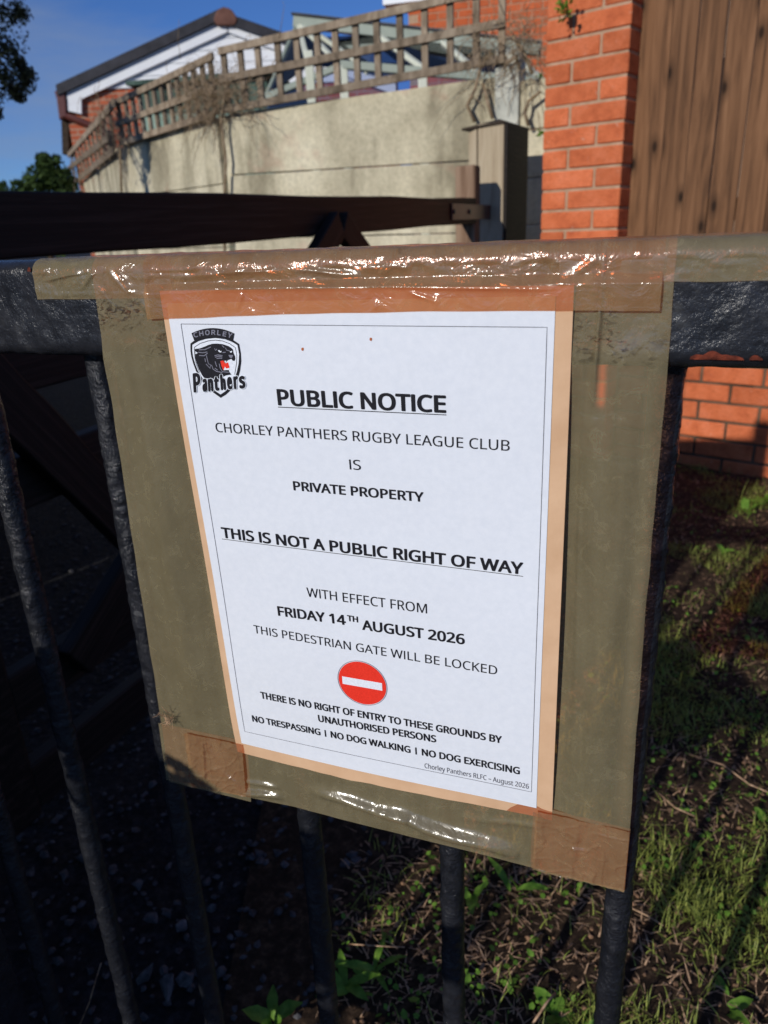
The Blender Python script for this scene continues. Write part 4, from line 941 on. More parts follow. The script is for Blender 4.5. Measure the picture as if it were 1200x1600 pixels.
# brick wall, split in courses by its material
def mat_brickwall():
    m, nt, b = newmat('gable_brickwork'); tc = N(nt, 'ShaderNodeTexCoord'); br = N(nt, 'ShaderNodeTexBrick'); mp = N(nt, 'ShaderNodeMapping'); nt.links.new(tc.outputs['Object'], mp.inputs[0]); mp.inputs['Rotation'].default_value = (rad(90), 0, 0); mp.inputs['Scale'].default_value = (1, 1, 1)
    nt.links.new(mp.outputs[0], br.inputs[0]); br.inputs['Scale'].default_value = 1; br.inputs['Brick Width'].default_value = 0.225; br.inputs['Row Height'].default_value = 0.075; br.inputs['Mortar Size'].default_value = 0.010
    br.inputs['Color1'].default_value = (0.40, 0.085, 0.035, 1); br.inputs['Color2'].default_value = (0.50, 0.12, 0.05, 1); br.inputs['Mortar'].default_value = (0.40, 0.25, 0.17, 1)
    nt.links.new(br.outputs[0], b.inputs['Base Color']); b.inputs['Roughness'].default_value = 0.9; bump(nt, br.outputs['Fac'], -0.6, 0.01, b); return m
M['brickwall'] = mat_brickwall()
def local_obj(name, b_, mat, parent, pl, org, bevel=0):
    """mesh in an object frame turned with the wall so that procedural courses line up"""
    ang = math.atan2(pl.d.y, pl.d.x); R = Matrix.Rotation(ang, 3, 'Z'); inv = R.inverted(); me = mesh([inv @ (v-org) for v in b_.v], b_.f, name)
    bm = bmesh.new(); bm.from_mesh(me); bmesh.ops.recalc_face_normals(bm, faces=bm.faces); bm.to_mesh(me); bm.free()
    o = link(name, me, mat, parent, bevel); mw = R.to_4x4(); mw.translation = org - parent.location; o.matrix_parent_inverse = Matrix.Identity(4); o.matrix_basis = mw; return o
b = MB(); b.poly([L3(wl, 0), L3(2*half-wl, 0), L3(2*half-wl, Zc), L3(wl, Zc)], PG.n*-7.0); local_obj('brick_wall', b, M['brickwall'], hs, PG, L3(0, 0))
# white boarding, one board at a time
z = Zc; k = 0
while z < apx[1]-0.12:
    z2 = z+0.15; ax0 = (z-ev[1])/rise+0.05; a_lo = max(wl, ax0); a2 = max(wl, (z2-ev[1])/rise+0.05)
    if a2 > half-0.03: break
    b = MB(); b.poly([L3(a_lo, z+0.004, 0.03), L3(2*half-a_lo, z+0.004, 0.03), L3(2*half-a2, z2, 0.018), L3(a2, z2, 0.018)], PG.n*-0.012); b.build('cladding_board', M['white'], hs); z = z2; k += 1
b = MB(); b.poly([L3(wl, Zc, 0.004), L3(2*half-wl, Zc, 0.004), L3(half, apx[1]-0.06, 0.004)], PG.n*-0.1); b.build('gable_wall', M['white'], hs)
OV = 0.08
def slope_bar(a0_, a1_, dz0, dz1, o0, o1, name, mat, bev=0.0):
    """piece following the verge between two distances along the gable"""
    p = [L3(a0_, roofz(a0_)+dz0, o0), L3(a1_, roofz(a1_)+dz0, o0), L3(a1_, roofz(a1_)+dz1, o0), L3(a0_, roofz(a0_)+dz1, o0)]
    b = MB(); b.poly(p, PG.n*(o1-o0)); return b.build(name, M[mat], hs, bevel=bev)
for a0_, a1_ in ((0.05, half), (half, 2*half-0.05)):
    slope_bar(a0_+0.02, a1_-0.001 if a0_ < 1 else a1_, -0.235, -0.075, OV, OV-0.03, 'barge_board', 'white')
    slope_bar(a0_-0.1, a1_, -0.073, 0.06, OV+0.06, -7.2, 'roof_slope', 'slate')
    slope_bar(a0_+0.1, a1_-0.001 if a0_ < 1 else a1_, -0.20, -0.18, OV-0.032, 0.01, 'soffit', 'white')
rp_ = [L3(half+0.15*math.cos(t), apx[1]-0.09+0.14*math.sin(t), OV+0.08) for t in [PI*k/8 for k in range(9)]]
rp_ = [L3(half-0.17, apx[1]-0.10, OV+0.08)] + list(reversed(rp_[1:-1])) + [L3(half+0.17, apx[1]-0.10, OV+0.08), L3(half+0.13, apx[1]-0.17, OV+0.08), L3(half-0.13, apx[1]-0.17, OV+0.08)]
b = MB(); b.poly(rp_, PG.n*-0.4); b.build('ridge_tile', M['ridge'], hs, bevel=0.02)
# boxed end of the eaves, gutter and swan neck pipe
pbx = [PG.loc(*p, OV) for p in ((104, 143), (126, 135), (127, 178), (106, 173))]
b = MB(); b.poly([PG.pt(a, z_, OV-0.002) for a, z_ in pbx], PG.n*-(OV+0.02)); b.build('soffit_box', M['white'], hs)
gpx = [PG.loc(*p, OV) for p in ((85, 142), (101, 142), (104, 155), (105, 183), (93, 188), (89, 155))]
b = MB(); b.poly([PG.pt(a, z_, OV+0.03) for a, z_ in gpx], PG.n*-0.30); b.build('gutter_end', M['gutter'], hs, bevel=0.02)
gpx2 = [PG.loc(*p, OV) for p in ((86, 143), (99, 143), (100, 152), (88, 152))]
b = MB(); b.poly([PG.pt(a, z_, OV-0.28) for a, z_ in gpx2], PG.n*-6.0); b.build('gutter', M['gutter'], hs)
b = MB(); b.tube([gp_(97, 180, 0.05), gp_(104, 181, 0.06), gp_(112, 184, 0.06), gp_(150, 199, 0.06), gp_(160, 203, 0.06), gp_(166, 215, 0.06), gp_(168, 330, 0.06)], 0.05, 10); b.build('down_pipe', M['gutter'], hs)
gpx3 = [PG.loc(*p, 0) for p in ((92, 178), (103, 178), (104, 240), (94, 240))]
b = MB(); b.poly([PG.pt(a, z_, -0.1) for a, z_ in gpx3], PG.n*-0.5); b.build('eaves_board', M['bark'], hs)

# green shed seen through the middle trellis
PS = Plane(270, 150, 9.0, 100)
sh_ = thing('green_shed', 'dark green garden shed with pale upright boards behind the middle trellis', 'shed', PS.pt(0, 0, -0.8))
zsr = PS.at(270, 131).z; al, ar = PS.loc(213, 140)[0], PS.loc(420, 140)[0]; sd_ = 1 if ar > al else -1; nb = 13; wv_ = abs(ar-al)/nb
rr = random.Random(4)
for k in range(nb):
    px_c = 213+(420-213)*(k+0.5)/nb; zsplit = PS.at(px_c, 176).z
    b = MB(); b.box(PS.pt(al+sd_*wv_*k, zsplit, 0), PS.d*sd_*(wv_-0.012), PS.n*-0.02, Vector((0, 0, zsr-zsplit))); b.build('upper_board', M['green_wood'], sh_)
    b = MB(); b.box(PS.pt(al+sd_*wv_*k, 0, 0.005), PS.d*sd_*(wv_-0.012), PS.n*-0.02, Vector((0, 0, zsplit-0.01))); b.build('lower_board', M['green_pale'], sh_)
b = MB(); b.box(PS.pt(al+sd_*0.02, 0, -0.03), PS.d*sd_*(abs(ar-al)-0.04), PS.n*-1.6, Vector((0, 0, zsr-0.02))); b.build('inner_wall', M['bark'], sh_)
b = MB(); b.box(PS.pt(al-sd_*0.06, zsr, 0.10), PS.d*sd_*(abs(ar-al)+0.12), PS.n*-1.9, Vector((0, 0, 0.04))); b.build('flat_roof', M['green_wood'], sh_)

# ------------------------------------------------------------------ brick house on the right behind, and the conservatory against it
PH_ = Plane(745, 50, 9.5, 105)
hb = thing('brick_house', 'orange brick side wall of the house behind the climber and the conservatory', 'house', PH_.pt(1.5, 0, -2))
ha = PH_.loc(638, 50)[0]; hz0 = PH_.at(745, 130).z; sH = 1 if PH_.loc(800, 50)[0] > ha else -1
FS = [brick_mesh(0.215, seed=k+20) for k in range(3)]
zrow = hz0 - 0.3; cnt = 0
for r_ in range(22):
    for c_ in range(12):
        lay(hb, PH_, ha+sH*(0.108 + 0.225*c_ + (0.1125 if r_ % 2 else 0)), zrow+0.075*r_, FS[rb.randrange(3)], M['brick_far'], rb.uniform(-0.002, 0.002)); cnt += 1
b = MB(); b.box(PH_.pt(ha+sH*0.004, 0, -0.006), PH_.d*sH*6, PH_.n*-5, Vector((0, 0, zrow+0.075*22+0.02))); b.build('wall_core', M['mortar'], hb)
b = MB(); b.box(PH_.pt(ha-sH*0.25, PH_.at(630, 9).z, 0.12), PH_.d*sH*0.5, PH_.n*-0.4, Vector((0, 0, 0.5))); b.build('eaves_box', M['white'], hb)
PC1 = Plane(600, 50, 7.6, 108); PC2 = Plane(600, 110, 6.9, 108)
cs = thing('conservatory', 'glazed conservatory with cream frame and grey green roof beams behind the trellis', 'conservatory', PC2.pt(0, 0, -0.5))
def cbar(p, q, wd, th, mat, name):
    b = MB(); b.bar(p, q, wd, th); return b.build(name, M[mat], cs, bevel=0.006)
c1 = lambda x, y: PC1.at(x, y); c2 = lambda x, y: PC2.at(x, y)
cbar(c1(461, 32), c1(845, 76), 0.10, 0.11, 'frame_grey', 'ridge_beam'); cbar(c1(459, 23.5), c1(845, 67.5), 0.13, 0.022, 'slate', 'ridge_capping')
cbar(c2(531, 101), c2(850, 128), 0.07, 0.06, 'frame_grey', 'eaves_beam')
cbar(c2(415, 152), c2(531, 104), 0.05, 0.05, 'frame_grey', 'eaves_beam')
raf = [((468, 40), (535, 108)), ((500, 58), (575, 112)), ((585, 52), (668, 113)), ((690, 66), (748, 116)), ((785, 76), (845, 124))]
for p, q in raf: cbar(c1(*p), c2(*q), 0.045, 0.05, 'frame', 'rafter')
cbar(c1(464, 38), c2(415, 152), 0.03, 0.03, 'frame_grey', 'hip_bar'); cbar(c1(466, 40), c2(482, 100), 0.04, 0.04, 'frame', 'hip_bar')
for x, y in ((482, 80), (536, 103), (660, 113), (770, 122)):
    p = c2(x, y); cbar(p, Vector((p.x, p.y, 0)), 0.07, 0.07, 'frame', 'post')
def pane(pts, name='roof_pane'):
    b = MB(); b.add(pts, [tuple(range(len(pts)))]); n_ = (pts[1]-pts[0]).cross(pts[2]-pts[0]).normalized(); b = MB(); b.poly(pts, n_*0.006); return b.build(name, M['glass'], cs)
for (p, q), (p2, q2_) in zip(raf, raf[1:]): pane([c1(*p), c1(*p2), c2(*q2_), c2(*q)])
pane([c1(464, 40), c2(415, 152), c2(482, 104)]); pane([c1(466, 40), c2(484, 104), c2(533, 106)])
for (xa, ya), (xb, yb) in (((415, 152), (482, 124)), ((484, 124), (536, 104)), ((538, 105), (660, 114)), ((662, 115), (770, 123))):
    p, q = c2(xa, ya), c2(xb, yb); pane([p, q, Vector((q.x, q.y, 0.4)), Vector((p.x, p.y, 0.4))], 'side_pane')

# ------------------------------------------------------------------ dead climbers on the trellis
def climber(blobs, label, nst, P, seed, trunk=None, rr0=0.0024):
    rr = random.Random(seed); b = MB()
    for (x, y, sx, sy, wt) in blobs:
        for i in range(int(nst*wt)):
            a, z_ = P.loc(x+rr.gauss(0, sx), y+rr.gauss(0, sy)); o = rr.uniform(-0.02, 0.12); pts = []
            ang = rr.uniform(0, 2*PI); st = rr.uniform(0.015, 0.035); cur = rr.uniform(-0.6, 0.6)
            for k in range(rr.randint(5, 10)):
                pts.append(P.pt(a, z_, o)); a += math.cos(ang)*st; z_ += math.sin(ang)*st - 0.002*k; o += rr.uniform(-0.008, 0.008); ang += cur*0.5+rr.uniform(-0.5, 0.5)
            r_ = rr.uniform(0.0010, rr0); b.tube(pts, [r_*(1-0.06*k) for k in range(len(pts))], 4, cap=False)
    root = thing('dead_climber', label, 'climbing plant', P.pt(P.loc(blobs[0][0], blobs[0][1])[0], 0, 0.1))
    o = b.build('tangled_stems', M['stem'], root, smooth=True, kind='stuff'); 
    if trunk:
        t = MB()
        for tr in trunk: t.tube([P.at(x, y, 0.05) for x, y in tr], [0.010 - 0.004*k/len(tr) for k in range(len(tr))], 6)
        t.build('trunk', M['stem'], root, smooth=True)
    return root
climber([(330, 148, 17, 6, .7), (368, 142, 18, 5, .6), (330, 125, 14, 14, .12), (348, 165, 7, 9, .35), (300, 160, 10, 7, .2), (395, 132, 20, 14, .08)], 'dead brown climber tangled over the fence post between two trellises', 170, P1, 11, [[(352, 430), (350, 330), (353, 250), (346, 190), (350, 150)]])
climber([(180, 185, 12, 16, 1), (188, 200, 14, 10, .6), (178, 225, 8, 16, .4)], 'dead climber hanging from the bend between the left and middle trellises', 90, P2, 12, [[(190, 300), (188, 250), (186, 205)]])
climber([(138, 262, 12, 12, 1), (128, 278, 9, 9, .5)], 'dead climber on the far left trellis above the bush', 90, P3, 13)
climber([(795, 40, 20, 16, .35), (765, 70, 14, 18, .6), (822, 62, 12, 18, .6), (762, 115, 10, 20, .25), (835, 88, 8, 14, .4), (800, 90, 14, 10, .4)], 'thin dead climber over the pale concrete post beside the brick pillar', 85, P1, 14,
        [[(826, 196), (820, 178), (826, 158), (845, 143)], [(742, 190), (730, 165), (742, 140), (750, 110)], [(770, 185), (762, 160), (755, 130)], [(832, 115), (822, 90), (812, 70), (800, 55)], [(790, 100), (806, 88), (812, 110)]])
rt = random.Random(8); tw = MB()
for pts in ([(282, 92), (278, 60), (280, 30)], [(436, 60), (441, 30), (444, 8), (441, 0)], [(425, 100), (440, 80), (432, 62)], [(690, 10), (700, -5), (720, -12)]):
    tw.tube([P1.at(x, y, 0.05) for x, y in pts], [0.0022, 0.0014, 0.0009, 0.0006][:len(pts)], 5)
tag(tw.build('bare_twigs', M['stem'], smooth=True), 'few thin bare twigs sticking up above the trellis against the sky', 'twigs')

# ------------------------------------------------------------------ trees and bushes
def leaf_cloud(centres, n, size, seed, mat, parent, name='crown', flat=0.5):
    rr = random.Random(seed); vs = []; fs = []
    for i in range(n):
        c, rad_ = centres[rr.randrange(len(centres))]
        while True:
            d = Vector((rr.uniform(-1, 1), rr.uniform(-1, 1), rr.uniform(-1, 1)))
            if d.length < 1: break
        p = Vector(c) + d*rad_*(1.0 if noise.noise(d*2.3+Vector(c)) > -0.05 else 0.45)
        a = Vector((rr.gauss(0, 1), rr.gauss(0, 1), rr.gauss(0, 1))).normalized(); b_ = a.orthogonal().normalized()*flat; s_ = size*rr.uniform(0.6, 1.3)
        k = len(vs); vs += [p-a*s_, p+b_*s_, p+a*s_, p-b_*s_]; fs.append((k, k+1, k+2, k+3))
    return link(name, mesh(vs, fs, name), mat, parent)
# overhanging evergreen, upper left
def tree(label, base, trunk_pts, r0, centres, n, size, seed, mat, cat='tree', name='evergreen_tree'):
    t = thing(name, label, cat, base); b = MB(); b.tube(trunk_pts, [r0*(1-0.7*k/(len(trunk_pts)-1)) for k in range(len(trunk_pts))], 8)
    top = Vector(trunk_pts[-1])
    b.build('trunk', M['bark'], t, smooth=True); lm = MB()
    for c, r_ in centres: lm.tube([top-Vector((0, 0, 0.4)), (top+Vector(c))/2+Vector((0, 0, 0.08)), Vector(c)], [r0*0.3, r0*0.15, 0.006], 5)
    lm.build('limbs', M['bark'], t, smooth=True); leaf_cloud(centres, n, size, seed, mat, t); return t
DT = 5.2
def dpt(x, y, D): r = ray(x, y); return CAM + r*(D/math.hypot(r.x, r.y))
ct = [(dpt(*p, DT), r_) for p, r_ in (((12, 25), .13), ((30, 20), .06), ((-20, 60), .20), ((15, 80), .11), ((30, 100), .05), ((8, 120), .10), ((38, 128), .065), ((45, 118), .05), ((20, 142), .06), ((-12, 150), .08), ((-4, 178), .03), ((30, 150), .04), ((-70, 60), .35), ((-120, -40), .5), ((-80, -160), .55), ((-10, -60), .22))]
bx = dpt(-150, 200, DT+0.2); tree('dark evergreen tree hanging into the sky at the upper left edge', Vector((bx.x, bx.y, 0)), [(bx.x, bx.y, 0), (bx.x+0.03, bx.y, 1.2), (bx.x-0.02, bx.y, 2.3)], 0.09, ct, 5200, 0.012, 21, M['leaf_dark'])
ct = [(dpt(x, y, 9.5), r_) for x, y, r_ in ((85, 268, .17), (60, 285, .18), (100, 285, .14), (40, 300, .16), (0, 300, .12), (70, 255, .10), (95, 300, .25), (40, 330, .3), (-30, 330, .3), (80, 350, .35))]
bx = dpt(60, 300, 9.5); tree('green leafy bush beyond the far left end of the trellis', Vector((bx.x, bx.y, 0)), [(bx.x, bx.y, 0), (bx.x, bx.y, 0.8), (bx.x, bx.y, 1.2)], 0.05, ct, 5200, 0.032, 22, M['leaf_bush'], 'bush', 'bush')
# small leaves sprouting by the pillar
def sprig(px_, D, n, r_, label, seed):
    c = dpt(*px_, D); t = thing('leafy_sprig', label, 'plant', c-Vector((0, 0, 0.05))); leaf_cloud([(c, r_)], n, 0.010, seed, M['leaf_green'], t, 'leaves', 0.7)
    s_ = MB(); s_.tube([c+Vector((0.0, 0.06, 0.08)), c+Vector((0.0, 0.03, 0.03)), c], 0.002, 5); s_.build('stem', M['stem'], t)
sprig((881, 12), 3.25, 70, 0.045, 'small green leafy sprig on the face of the brick pillar near its top', 31)
sprig((845, 208), 3.40, 16, 0.022, 'tiny green leaves at the left edge of the brick pillar', 32)
sprig((843, 118), 3.45, 10, 0.015, 'two or three tiny leaves between the dead climber and the brick pillar', 33)

# unseen hedgerow and boarded panel, added off-frame left to keep the yard in shade
def shade_hedge(a, b_, w_, h, label, seed, n=16000, sz=0.03):
    a = Vector(a); b_ = Vector(b_); d = b_-a; L = d.length; dn = d.normalized(); s_ = Vector((-dn.y, dn.x, 0)); mid = (a+b_)/2
    t = thing('shade_hedge', label, 'shade_hedge', mid); c = MB(); c.box(a-s_*w_*0.42, s_*w_*0.84, d, Vector((0, 0, h-0.06))); c.build('woody_core', M['bark'], t)
    rr = random.Random(seed); vs = []; fs = []
    for i in range(n):
        u = rr.random(); f_ = rr.random()
        if f_ < 0.4: p = a+d*u+s_*rr.uniform(-.5, .5)*w_+Vector((0, 0, h+rr.uniform(-.06, .01)))
        else: p = a+d*u+s_*(w_/2*(1 if f_ < 0.7 else -1)+rr.uniform(-.04, .02))+Vector((0, 0, rr.uniform(0, h)))
        q = Vector((rr.gauss(0, 1), rr.gauss(0, 1), rr.gauss(0, 1))).normalized(); o_ = q.orthogonal().normalized()*0.5; k = len(vs); z_ = sz*rr.uniform(.6, 1.2)
        vs += [p-q*z_, p+o_*z_, p+q*z_, p-o_*z_]; fs.append((k, k+1, k+2, k+3))
    link('foliage', mesh(vs, fs, 'foliage'), M['leaf_bush'], t)
shade_hedge((-1.50, 1.75, 0), (-3.6, 6.2, 0), 0.5, 0.95, 'unseen clipped hedgerow added at the left to keep the yard in shade', 41)

# unseen boarded panel added left of the iron gate to shadow the low brick wall
OFFS = -S*0.25
def GW(g, z, n): return G(g, z, n) + OFFS
gR = -0.245
shade_wing = thing('shade_panel', 'unseen dark boarded panel added at the near left of the iron gate to cast shade', 'added shade panel', GW(-1.2, -HC-OFFS.z, -0.02))
b = MB(); b.box(GW(gR-0.055, -1.05, -0.04), GX*0.055, GN*0.05, Vector((0, 0, 1.05+0.465))); b.build('end_board', M['gatewood'], shade_wing, bevel=0.003)
for k in range(16):
    hx = 0.397 if k < 3 else (0.78 if k in (3, 4, 5) else (0.52 if k == 6 else 0.78))
    b = MB(); b.box(GW(gR-0.057-0.1*(k+1), -1.05, -0.03), GX*0.097, GN*0.022, Vector((0, 0, 1.05+hx))); b.build('board', M['gatewood'], shade_wing, bevel=0.002)
for g in (-1.0, -1.8):
    b = MB(); p = GW(g, 0, -0.10); b.box(Vector((p.x, p.y, -0.05)), GX*0.075, GN*0.065, Vector((0, 0, HC+0.9))); b.build('post', M['gatewood'], shade_wing, bevel=0.003)
b = MB(); b.box(GW(gR-0.06-1.6, -0.30, -0.055), GX*1.64, GN*0.023, Vector((0, 0, 0.07))); b.build('cross_rail', M['gatewood'], shade_wing, bevel=0.003)

# ------------------------------------------------------------------ ground cover
def on_ground(x, y, z=0.0):
    r = ray(x, y); return CAM + r*((z-HC)/r.z)
rg = random.Random(77)
def blades(name, n, mat, label, hmin, hmax, wmin, wmax, lay_, seed, dens, cat):
    rr = random.Random(seed); vs = []; fs = []; cnt = 0; tries = 0
    while cnt < n and tries < n*12:
        tries += 1
        y = 0.28 + 3.3*rr.random()**1.7; x = -0.12 + (0.35+0.75*y)*rr.random()
        e = x - bank_edge(y)
        if e < -0.05 or rr.random() > dens(x, y, e): continue
        z = soil_z(x, y) + 0.002
        a = rr.uniform(0, 2*PI); dr = Vector((math.cos(a), math.sin(a), 0)); sd_ = Vector((-dr.y, dr.x, 0)); h = rr.uniform(hmin, hmax)*(0.6+0.8*max(0, noise.noise(Vector((x*5, y*5, 9)))+0.4)); w0 = rr.uniform(wmin, wmax)
        ln = lay_(rr); p = Vector((x, y, z)); k = len(vs); segs = 4; th = rad(90)*(1-ln)
        for s_ in range(segs):
            wk = w0*(1-s_/segs)**0.6; vs.append(p-sd_*wk/2); vs.append(p+sd_*wk/2)
            p = p + (dr*math.cos(th)+Vector((0, 0, math.sin(th))))*(h/segs); th -= rr.uniform(0.05, 0.45)*(1 if ln < 0.7 else 0.2)
            if p.z < z: p.z = z
        vs.append(p)
        for s_ in range(segs-1): fs.append((k+2*s_, k+2*s_+1, k+2*s_+3, k+2*s_+2))
        fs.append((k+2*segs-2, k+2*segs-1, k+2*segs)); cnt += 1
    return tag(link(name, mesh(vs, fs, name), mat), label, cat, kind='stuff')
def clump(x, y, e):
    c = noise.noise(Vector((x*4.2, y*4.2, 2.0))) + 0.35*noise.noise(Vector((x*13, y*13, 5.0)))
    return max(0.06, min(1, (c+0.12)*2.4))*min(1, max(0.0, (e+0.02)/0.30))*(0.30 if (x < 0.24-0.05*y and y < 0.95) else 1.0)
blades('grass', 27000, M['grass'], 'short green grass growing in tufts on the bank right of the iron gate', 0.012, 0.048, 0.0010, 0.0028, lambda r: r.random()**1.5*0.9, 51, clump, 'grass')
blades('dry_grass', 10500, M['straw'], 'dry brown grass and moss lying between the green tufts', 0.010, 0.034, 0.0012, 0.0030, lambda r: r.uniform(0.6, 1.0), 52, lambda x, y, e: min(1, max(0.06, 1.15-clump(x, y, e)))*(1 if e > 0.03 else 0.3), 'dry grass')
blades('long_grass', 260, M['grass'], 'scattered longer grass blades leaning out of the turf', 0.07, 0.13, 0.0022, 0.0038, lambda r: r.uniform(0.1, 0.8), 53, lambda x, y, e: clump(x, y, e)**2, 'grass')
# gravel
def stone_mesh(seed, flat=0.6):
    b = bmesh.new(); bmesh.ops.create_icosphere(b, subdivisions=1, radius=1)
    for v in b.verts: v.co *= 0.75+0.5*noise.noise(v.co*1.3+Vector((seed*7.1, 0, 0))); v.co.z *= flat
    me = bpy.data.meshes.new('stone'); b.to_mesh(me); b.free(); return me
sm = [stone_mesh(k) for k in range(6)]; sv = [([v.co.copy() for v in m_.vertices], [tuple(p.vertices) for p in m_.polygons]) for m_ in sm]
vs = []; fs = []
for i in range(7500):
    y = 0.25+3.6*rg.random()**1.5; x = rg.uniform(-0.75*y-0.25, 0.35)
    if x - bank_edge(y) > 0.10*rg.random(): continue
    r_ = rg.choice((0.003, 0.004, 0.006, 0.006, 0.009)) * rg.uniform(0.8, 1.4); V, Fc = sv[rg.randrange(6)]; k = len(vs); R_ = Matrix.Rotation(rg.uniform(0, 6.28), 3, 'Z')
    vs += [R_ @ (v*r_) + Vector((x, y, -0.010+r_*0.4)) for v in V]; fs += [tuple(q+k for q in f) for f in Fc]
tag(link('gravel', mesh(vs, fs, 'gravel'), M['stone']), 'loose grey gravel on the dark ground below the notice', 'gravel', kind='stuff')
ST = ['squarish grey stone at the lower left, just left of a bigger one by the bar', 'grey stone close against the left side of the dark bar, bigger than its squarish neighbour', 'small stone touching the dark bar just above the bigger grey one',
      'pale pointed stone low down at the left, leftmost of the three biggest', 'biggest stone low down at the left, middle one of the three biggest', 'bluish stone low down at the left, rightmost of the three biggest', 'small stone right of the dark bar, upper one of two',
      'small stone right of the dark bar, lower one of two', 'small stone between two bars under the notice, highest of all the larger stones']
for i, (x, y, r_) in enumerate(((238, 1437, .016), (286, 1446, .017), (296, 1405, .010), (228, 1525, .020), (262, 1545, .024), (290, 1535, .020), (345, 1385, .010), (330, 1420, .012), (395, 1340, .011))):
    p = on_ground(x, y); sm[i % 6].materials.clear(); sm[i % 6].materials.append(M['stone']); o = link('stone', sm[i % 6], None); o.location = p+Vector((0, 0, r_*0.2)); o.scale = (r_, r_*0.8, r_*0.8); o.rotation_euler = (0.3*i, 0.2, i*1.3)
    tag(o, ST[i], 'stone', 'larger stones in the gravel')
# moss, clover and crumbs between the blades
vs = []; fs = []
for i in range(9000):
    y = 0.28 + 3.3*rg.random()**1.7; x = -0.10 + (0.35+0.75*y)*rg.random(); e = x-bank_edge(y)
    if e < 0.0 or noise.noise(Vector((x*3.3, y*3.3, 12))) < -0.12: continue
    r_ = rg.uniform(0.0016, 0.0055)*(1.6 if rg.random() < 0.08 else 1); c = Vector((x, y, soil_z(x, y)+rg.uniform(0.003, 0.020))); a = Vector((rg.gauss(0, .5), rg.gauss(0, .5), 1)).normalized(); u = a.orthogonal().normalized(); w_ = a.cross(u); k = len(vs); t0 = rg.uniform(0, 6)
    vs += [c + (u*math.cos(t0+q*1.2566)+w_*math.sin(t0+q*1.2566))*r_*(1 if q % 2 else 0.8) for q in range(5)]; fs.append(tuple(range(k, k+5)))
tag(link('ground_leaves', mesh(vs, fs, 'ground_leaves'), M['leaf_green']), 'tiny clover and moss leaves scattered between the grass tufts', 'ground leaves', kind='stuff')
vs = []; fs = []
for i in range(6500):
    y = 0.28 + 3.3*rg.random()**1.6; x = -0.12 + (0.35+0.75*y)*rg.random(); e = x-bank_edge(y)
    if e < -0.02: continue
    r_ = rg.uniform(0.0018, 0.0062); V, Fc = sv[rg.randrange(6)]; k = len(vs); R_ = Matrix.Rotation(rg.uniform(0, 6.28), 3, 'Z')
    vs += [R_ @ (v*r_) + Vector((x, y, soil_z(x, y)+r_*0.3)) for v in V]; fs += [tuple(q+k for q in f) for f in Fc]
tag(link('soil_crumbs', mesh(vs, fs, 'soil_crumbs'), M['crumb']), 'brown crumbs of soil and leaf litter on the grassy bank', 'leaf litter', kind='stuff')
# weeds
def leaf_me(L, W, bend, seed):
    n = 7; vs = []; fs = []
    for k in range(n+1):
        t = k/n; w_ = W*math.sin(PI*min(0.98, t*0.93+0.06))**0.8; x = L*t; z = L*0.5*t - bend*L*t*t
        wv_ = 0.10*W*math.sin(k*2.1+seed); vs += [(x, -w_/2, z+0.15*w_+wv_), (x, 0, z), (x, w_/2, z+0.15*w_-wv_)]
    for k in range(n):
        for j in (0, 1): fs.append((k*3+j, (k+1)*3+j, (k+1)*3+j+1, k*3+j+1))
    me = mesh(vs, fs, 'leaf'); me.polygons.foreach_set('use_smooth', [True]*len(me.polygons)); me.materials.append(M['leaf_green']); return me
def weed(x, y, n, L, W, label, seed, lift=0.5):
    rr = random.Random(seed); p = on_ground(x, y, 0.01); t = thing('weed', label, 'weed', p)
    for k in range(n):
        o = link('leaf', leaf_me(L*rr.uniform(.7, 1.1), W*rr.uniform(.7, 1.1), rr.uniform(0.2, 0.7), seed+k), None, t); o.matrix_parent_inverse = Matrix.Identity(4); o.location = (rr.uniform(-.006, .006), rr.uniform(-.006, .006), 0); o.rotation_euler = (rr.uniform(-.3, .3), -rr.uniform(0, lift), 2*PI*k/n+rr.uniform(-.5, .5))
weed(432, 1600, 4, 0.060, 0.022, 'bright green broad leaf at the bottom edge between the second and third bars', 1, 0.9)
weed(545, 1545, 5, 0.055, 0.014, 'shaded green weed right of the bar below the middle of the notice', 2)
weed(585, 1520, 4, 0.060, 0.012, 'long leaved green weed in the litter left of the bar under the notice', 3)
weed(742, 1405, 3, 0.050, 0.018, 'small round leaved weed just right of the bar under the notice', 4, 0.8)
weed(802, 1392, 3, 0.055, 0.012, 'upright green blade shaped weed below the lower edge of the notice', 5, 1.1)
weed(1130, 1580, 5, 0.045, 0.016, 'small weed with lobed leaves in the lower right of the grass', 6)
weed(870, 1590, 5, 0.040, 0.018, 'dark leafy weed at the bottom edge left of the rightmost bar', 7)
weed(1185, 790, 5, 0.075, 0.045, 'bright sunlit weed at the foot of the brick wall on the right edge', 8, 0.6)
weed(1165, 800, 4, 0.060, 0.030, 'small sunlit weed at the left of the one at the wall foot', 9, 0.6)
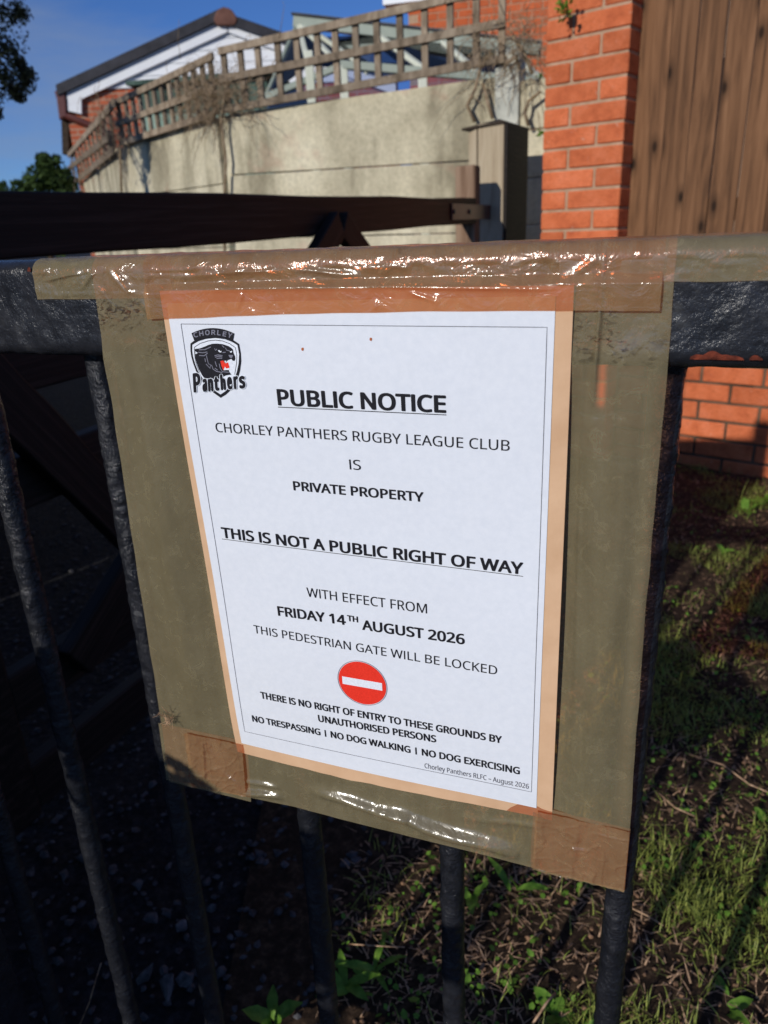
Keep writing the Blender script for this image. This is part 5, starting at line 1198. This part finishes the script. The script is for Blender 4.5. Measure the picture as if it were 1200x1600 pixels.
weed(1130, 866, 3, 0.040, 0.022, 'single pale leaf weed in the shade near the brick wall', 10, 0.6)
weed(1195, 1290, 5, 0.045, 0.016, 'yellow green weed in the grass at the right edge', 12)
def stalk(pts, r_, label, mat='straw'):
    b = MB(); b.tube([on_ground(x, y, z) for x, y, z in pts], r_, 5); return tag(b.build('dry_stalk', M[mat], smooth=True), label, 'dry stalk')
stalk([(1075, 1178, .03), (1130, 1195, .04), (1170, 1225, .03), (1205, 1240, .03)], 0.0014, 'long dry stalk crossing the grass at the right edge')
stalk([(985, 1418, .03), (1010, 1430, .032), (1036, 1446, .03)], 0.0012, 'short whitish stick in the grass right of the rightmost bar')
stalk([(1030, 1240, .03), (1055, 1262, .035), (1085, 1275, .03)], 0.0014, 'dry bent stalk in the grass below the end of the long one')
stalk([(832, 1600, .03), (855, 1565, .04), (868, 1552, .03)], 0.0016, 'brown twig at the bottom edge left of the rightmost bar')
stalk([(120, 1612, .06), (140, 1565, .09), (150, 1530, .12), (158, 1505, .14)], 0.0009, 'thin orange seed stalk standing in front of the dark wood at the lower left')
stalk([(545, 1475, .02), (590, 1478, .03), (632, 1480, .02)], 0.0010, 'thin straight twig lying under the middle of the notice')
# unseen bramble added off-frame left, shaped to throw broken shade on the lower bars
def back(x, y, t): 
    g, z = px_rail(x, y, -0.015); return G(g, z, -0.015) - S*t
bc = [(back(20, 1120, .55), .040), (back(70, 1092, .55), .042), (back(140, 1200, .55), .024), (back(225, 1245, .56), .040), (back(280, 1290, .56), .060), (back(300, 1400, .57), .070), (back(330, 1520, .57), .080), (back(430, 1430, .57), .070), (back(500, 1480, .57), .085), (back(500, 1390, .57), .045), (back(600, 1450, .58), .035), (back(700, 1495, .58), .024)]
bb = bc[5][0]; tree('unseen bramble bush added at the near left of the iron gate to shade its bars', Vector((bb.x-0.2, bb.y, 0)), [(bb.x-0.2, bb.y, 0), (bb.x-0.15, bb.y, 0.3), (bb.x-0.05, bb.y, 0.5)], 0.012, bc, 5200, 0.014, 61, M['leaf_bush'], 'bush', 'shade_bramble')
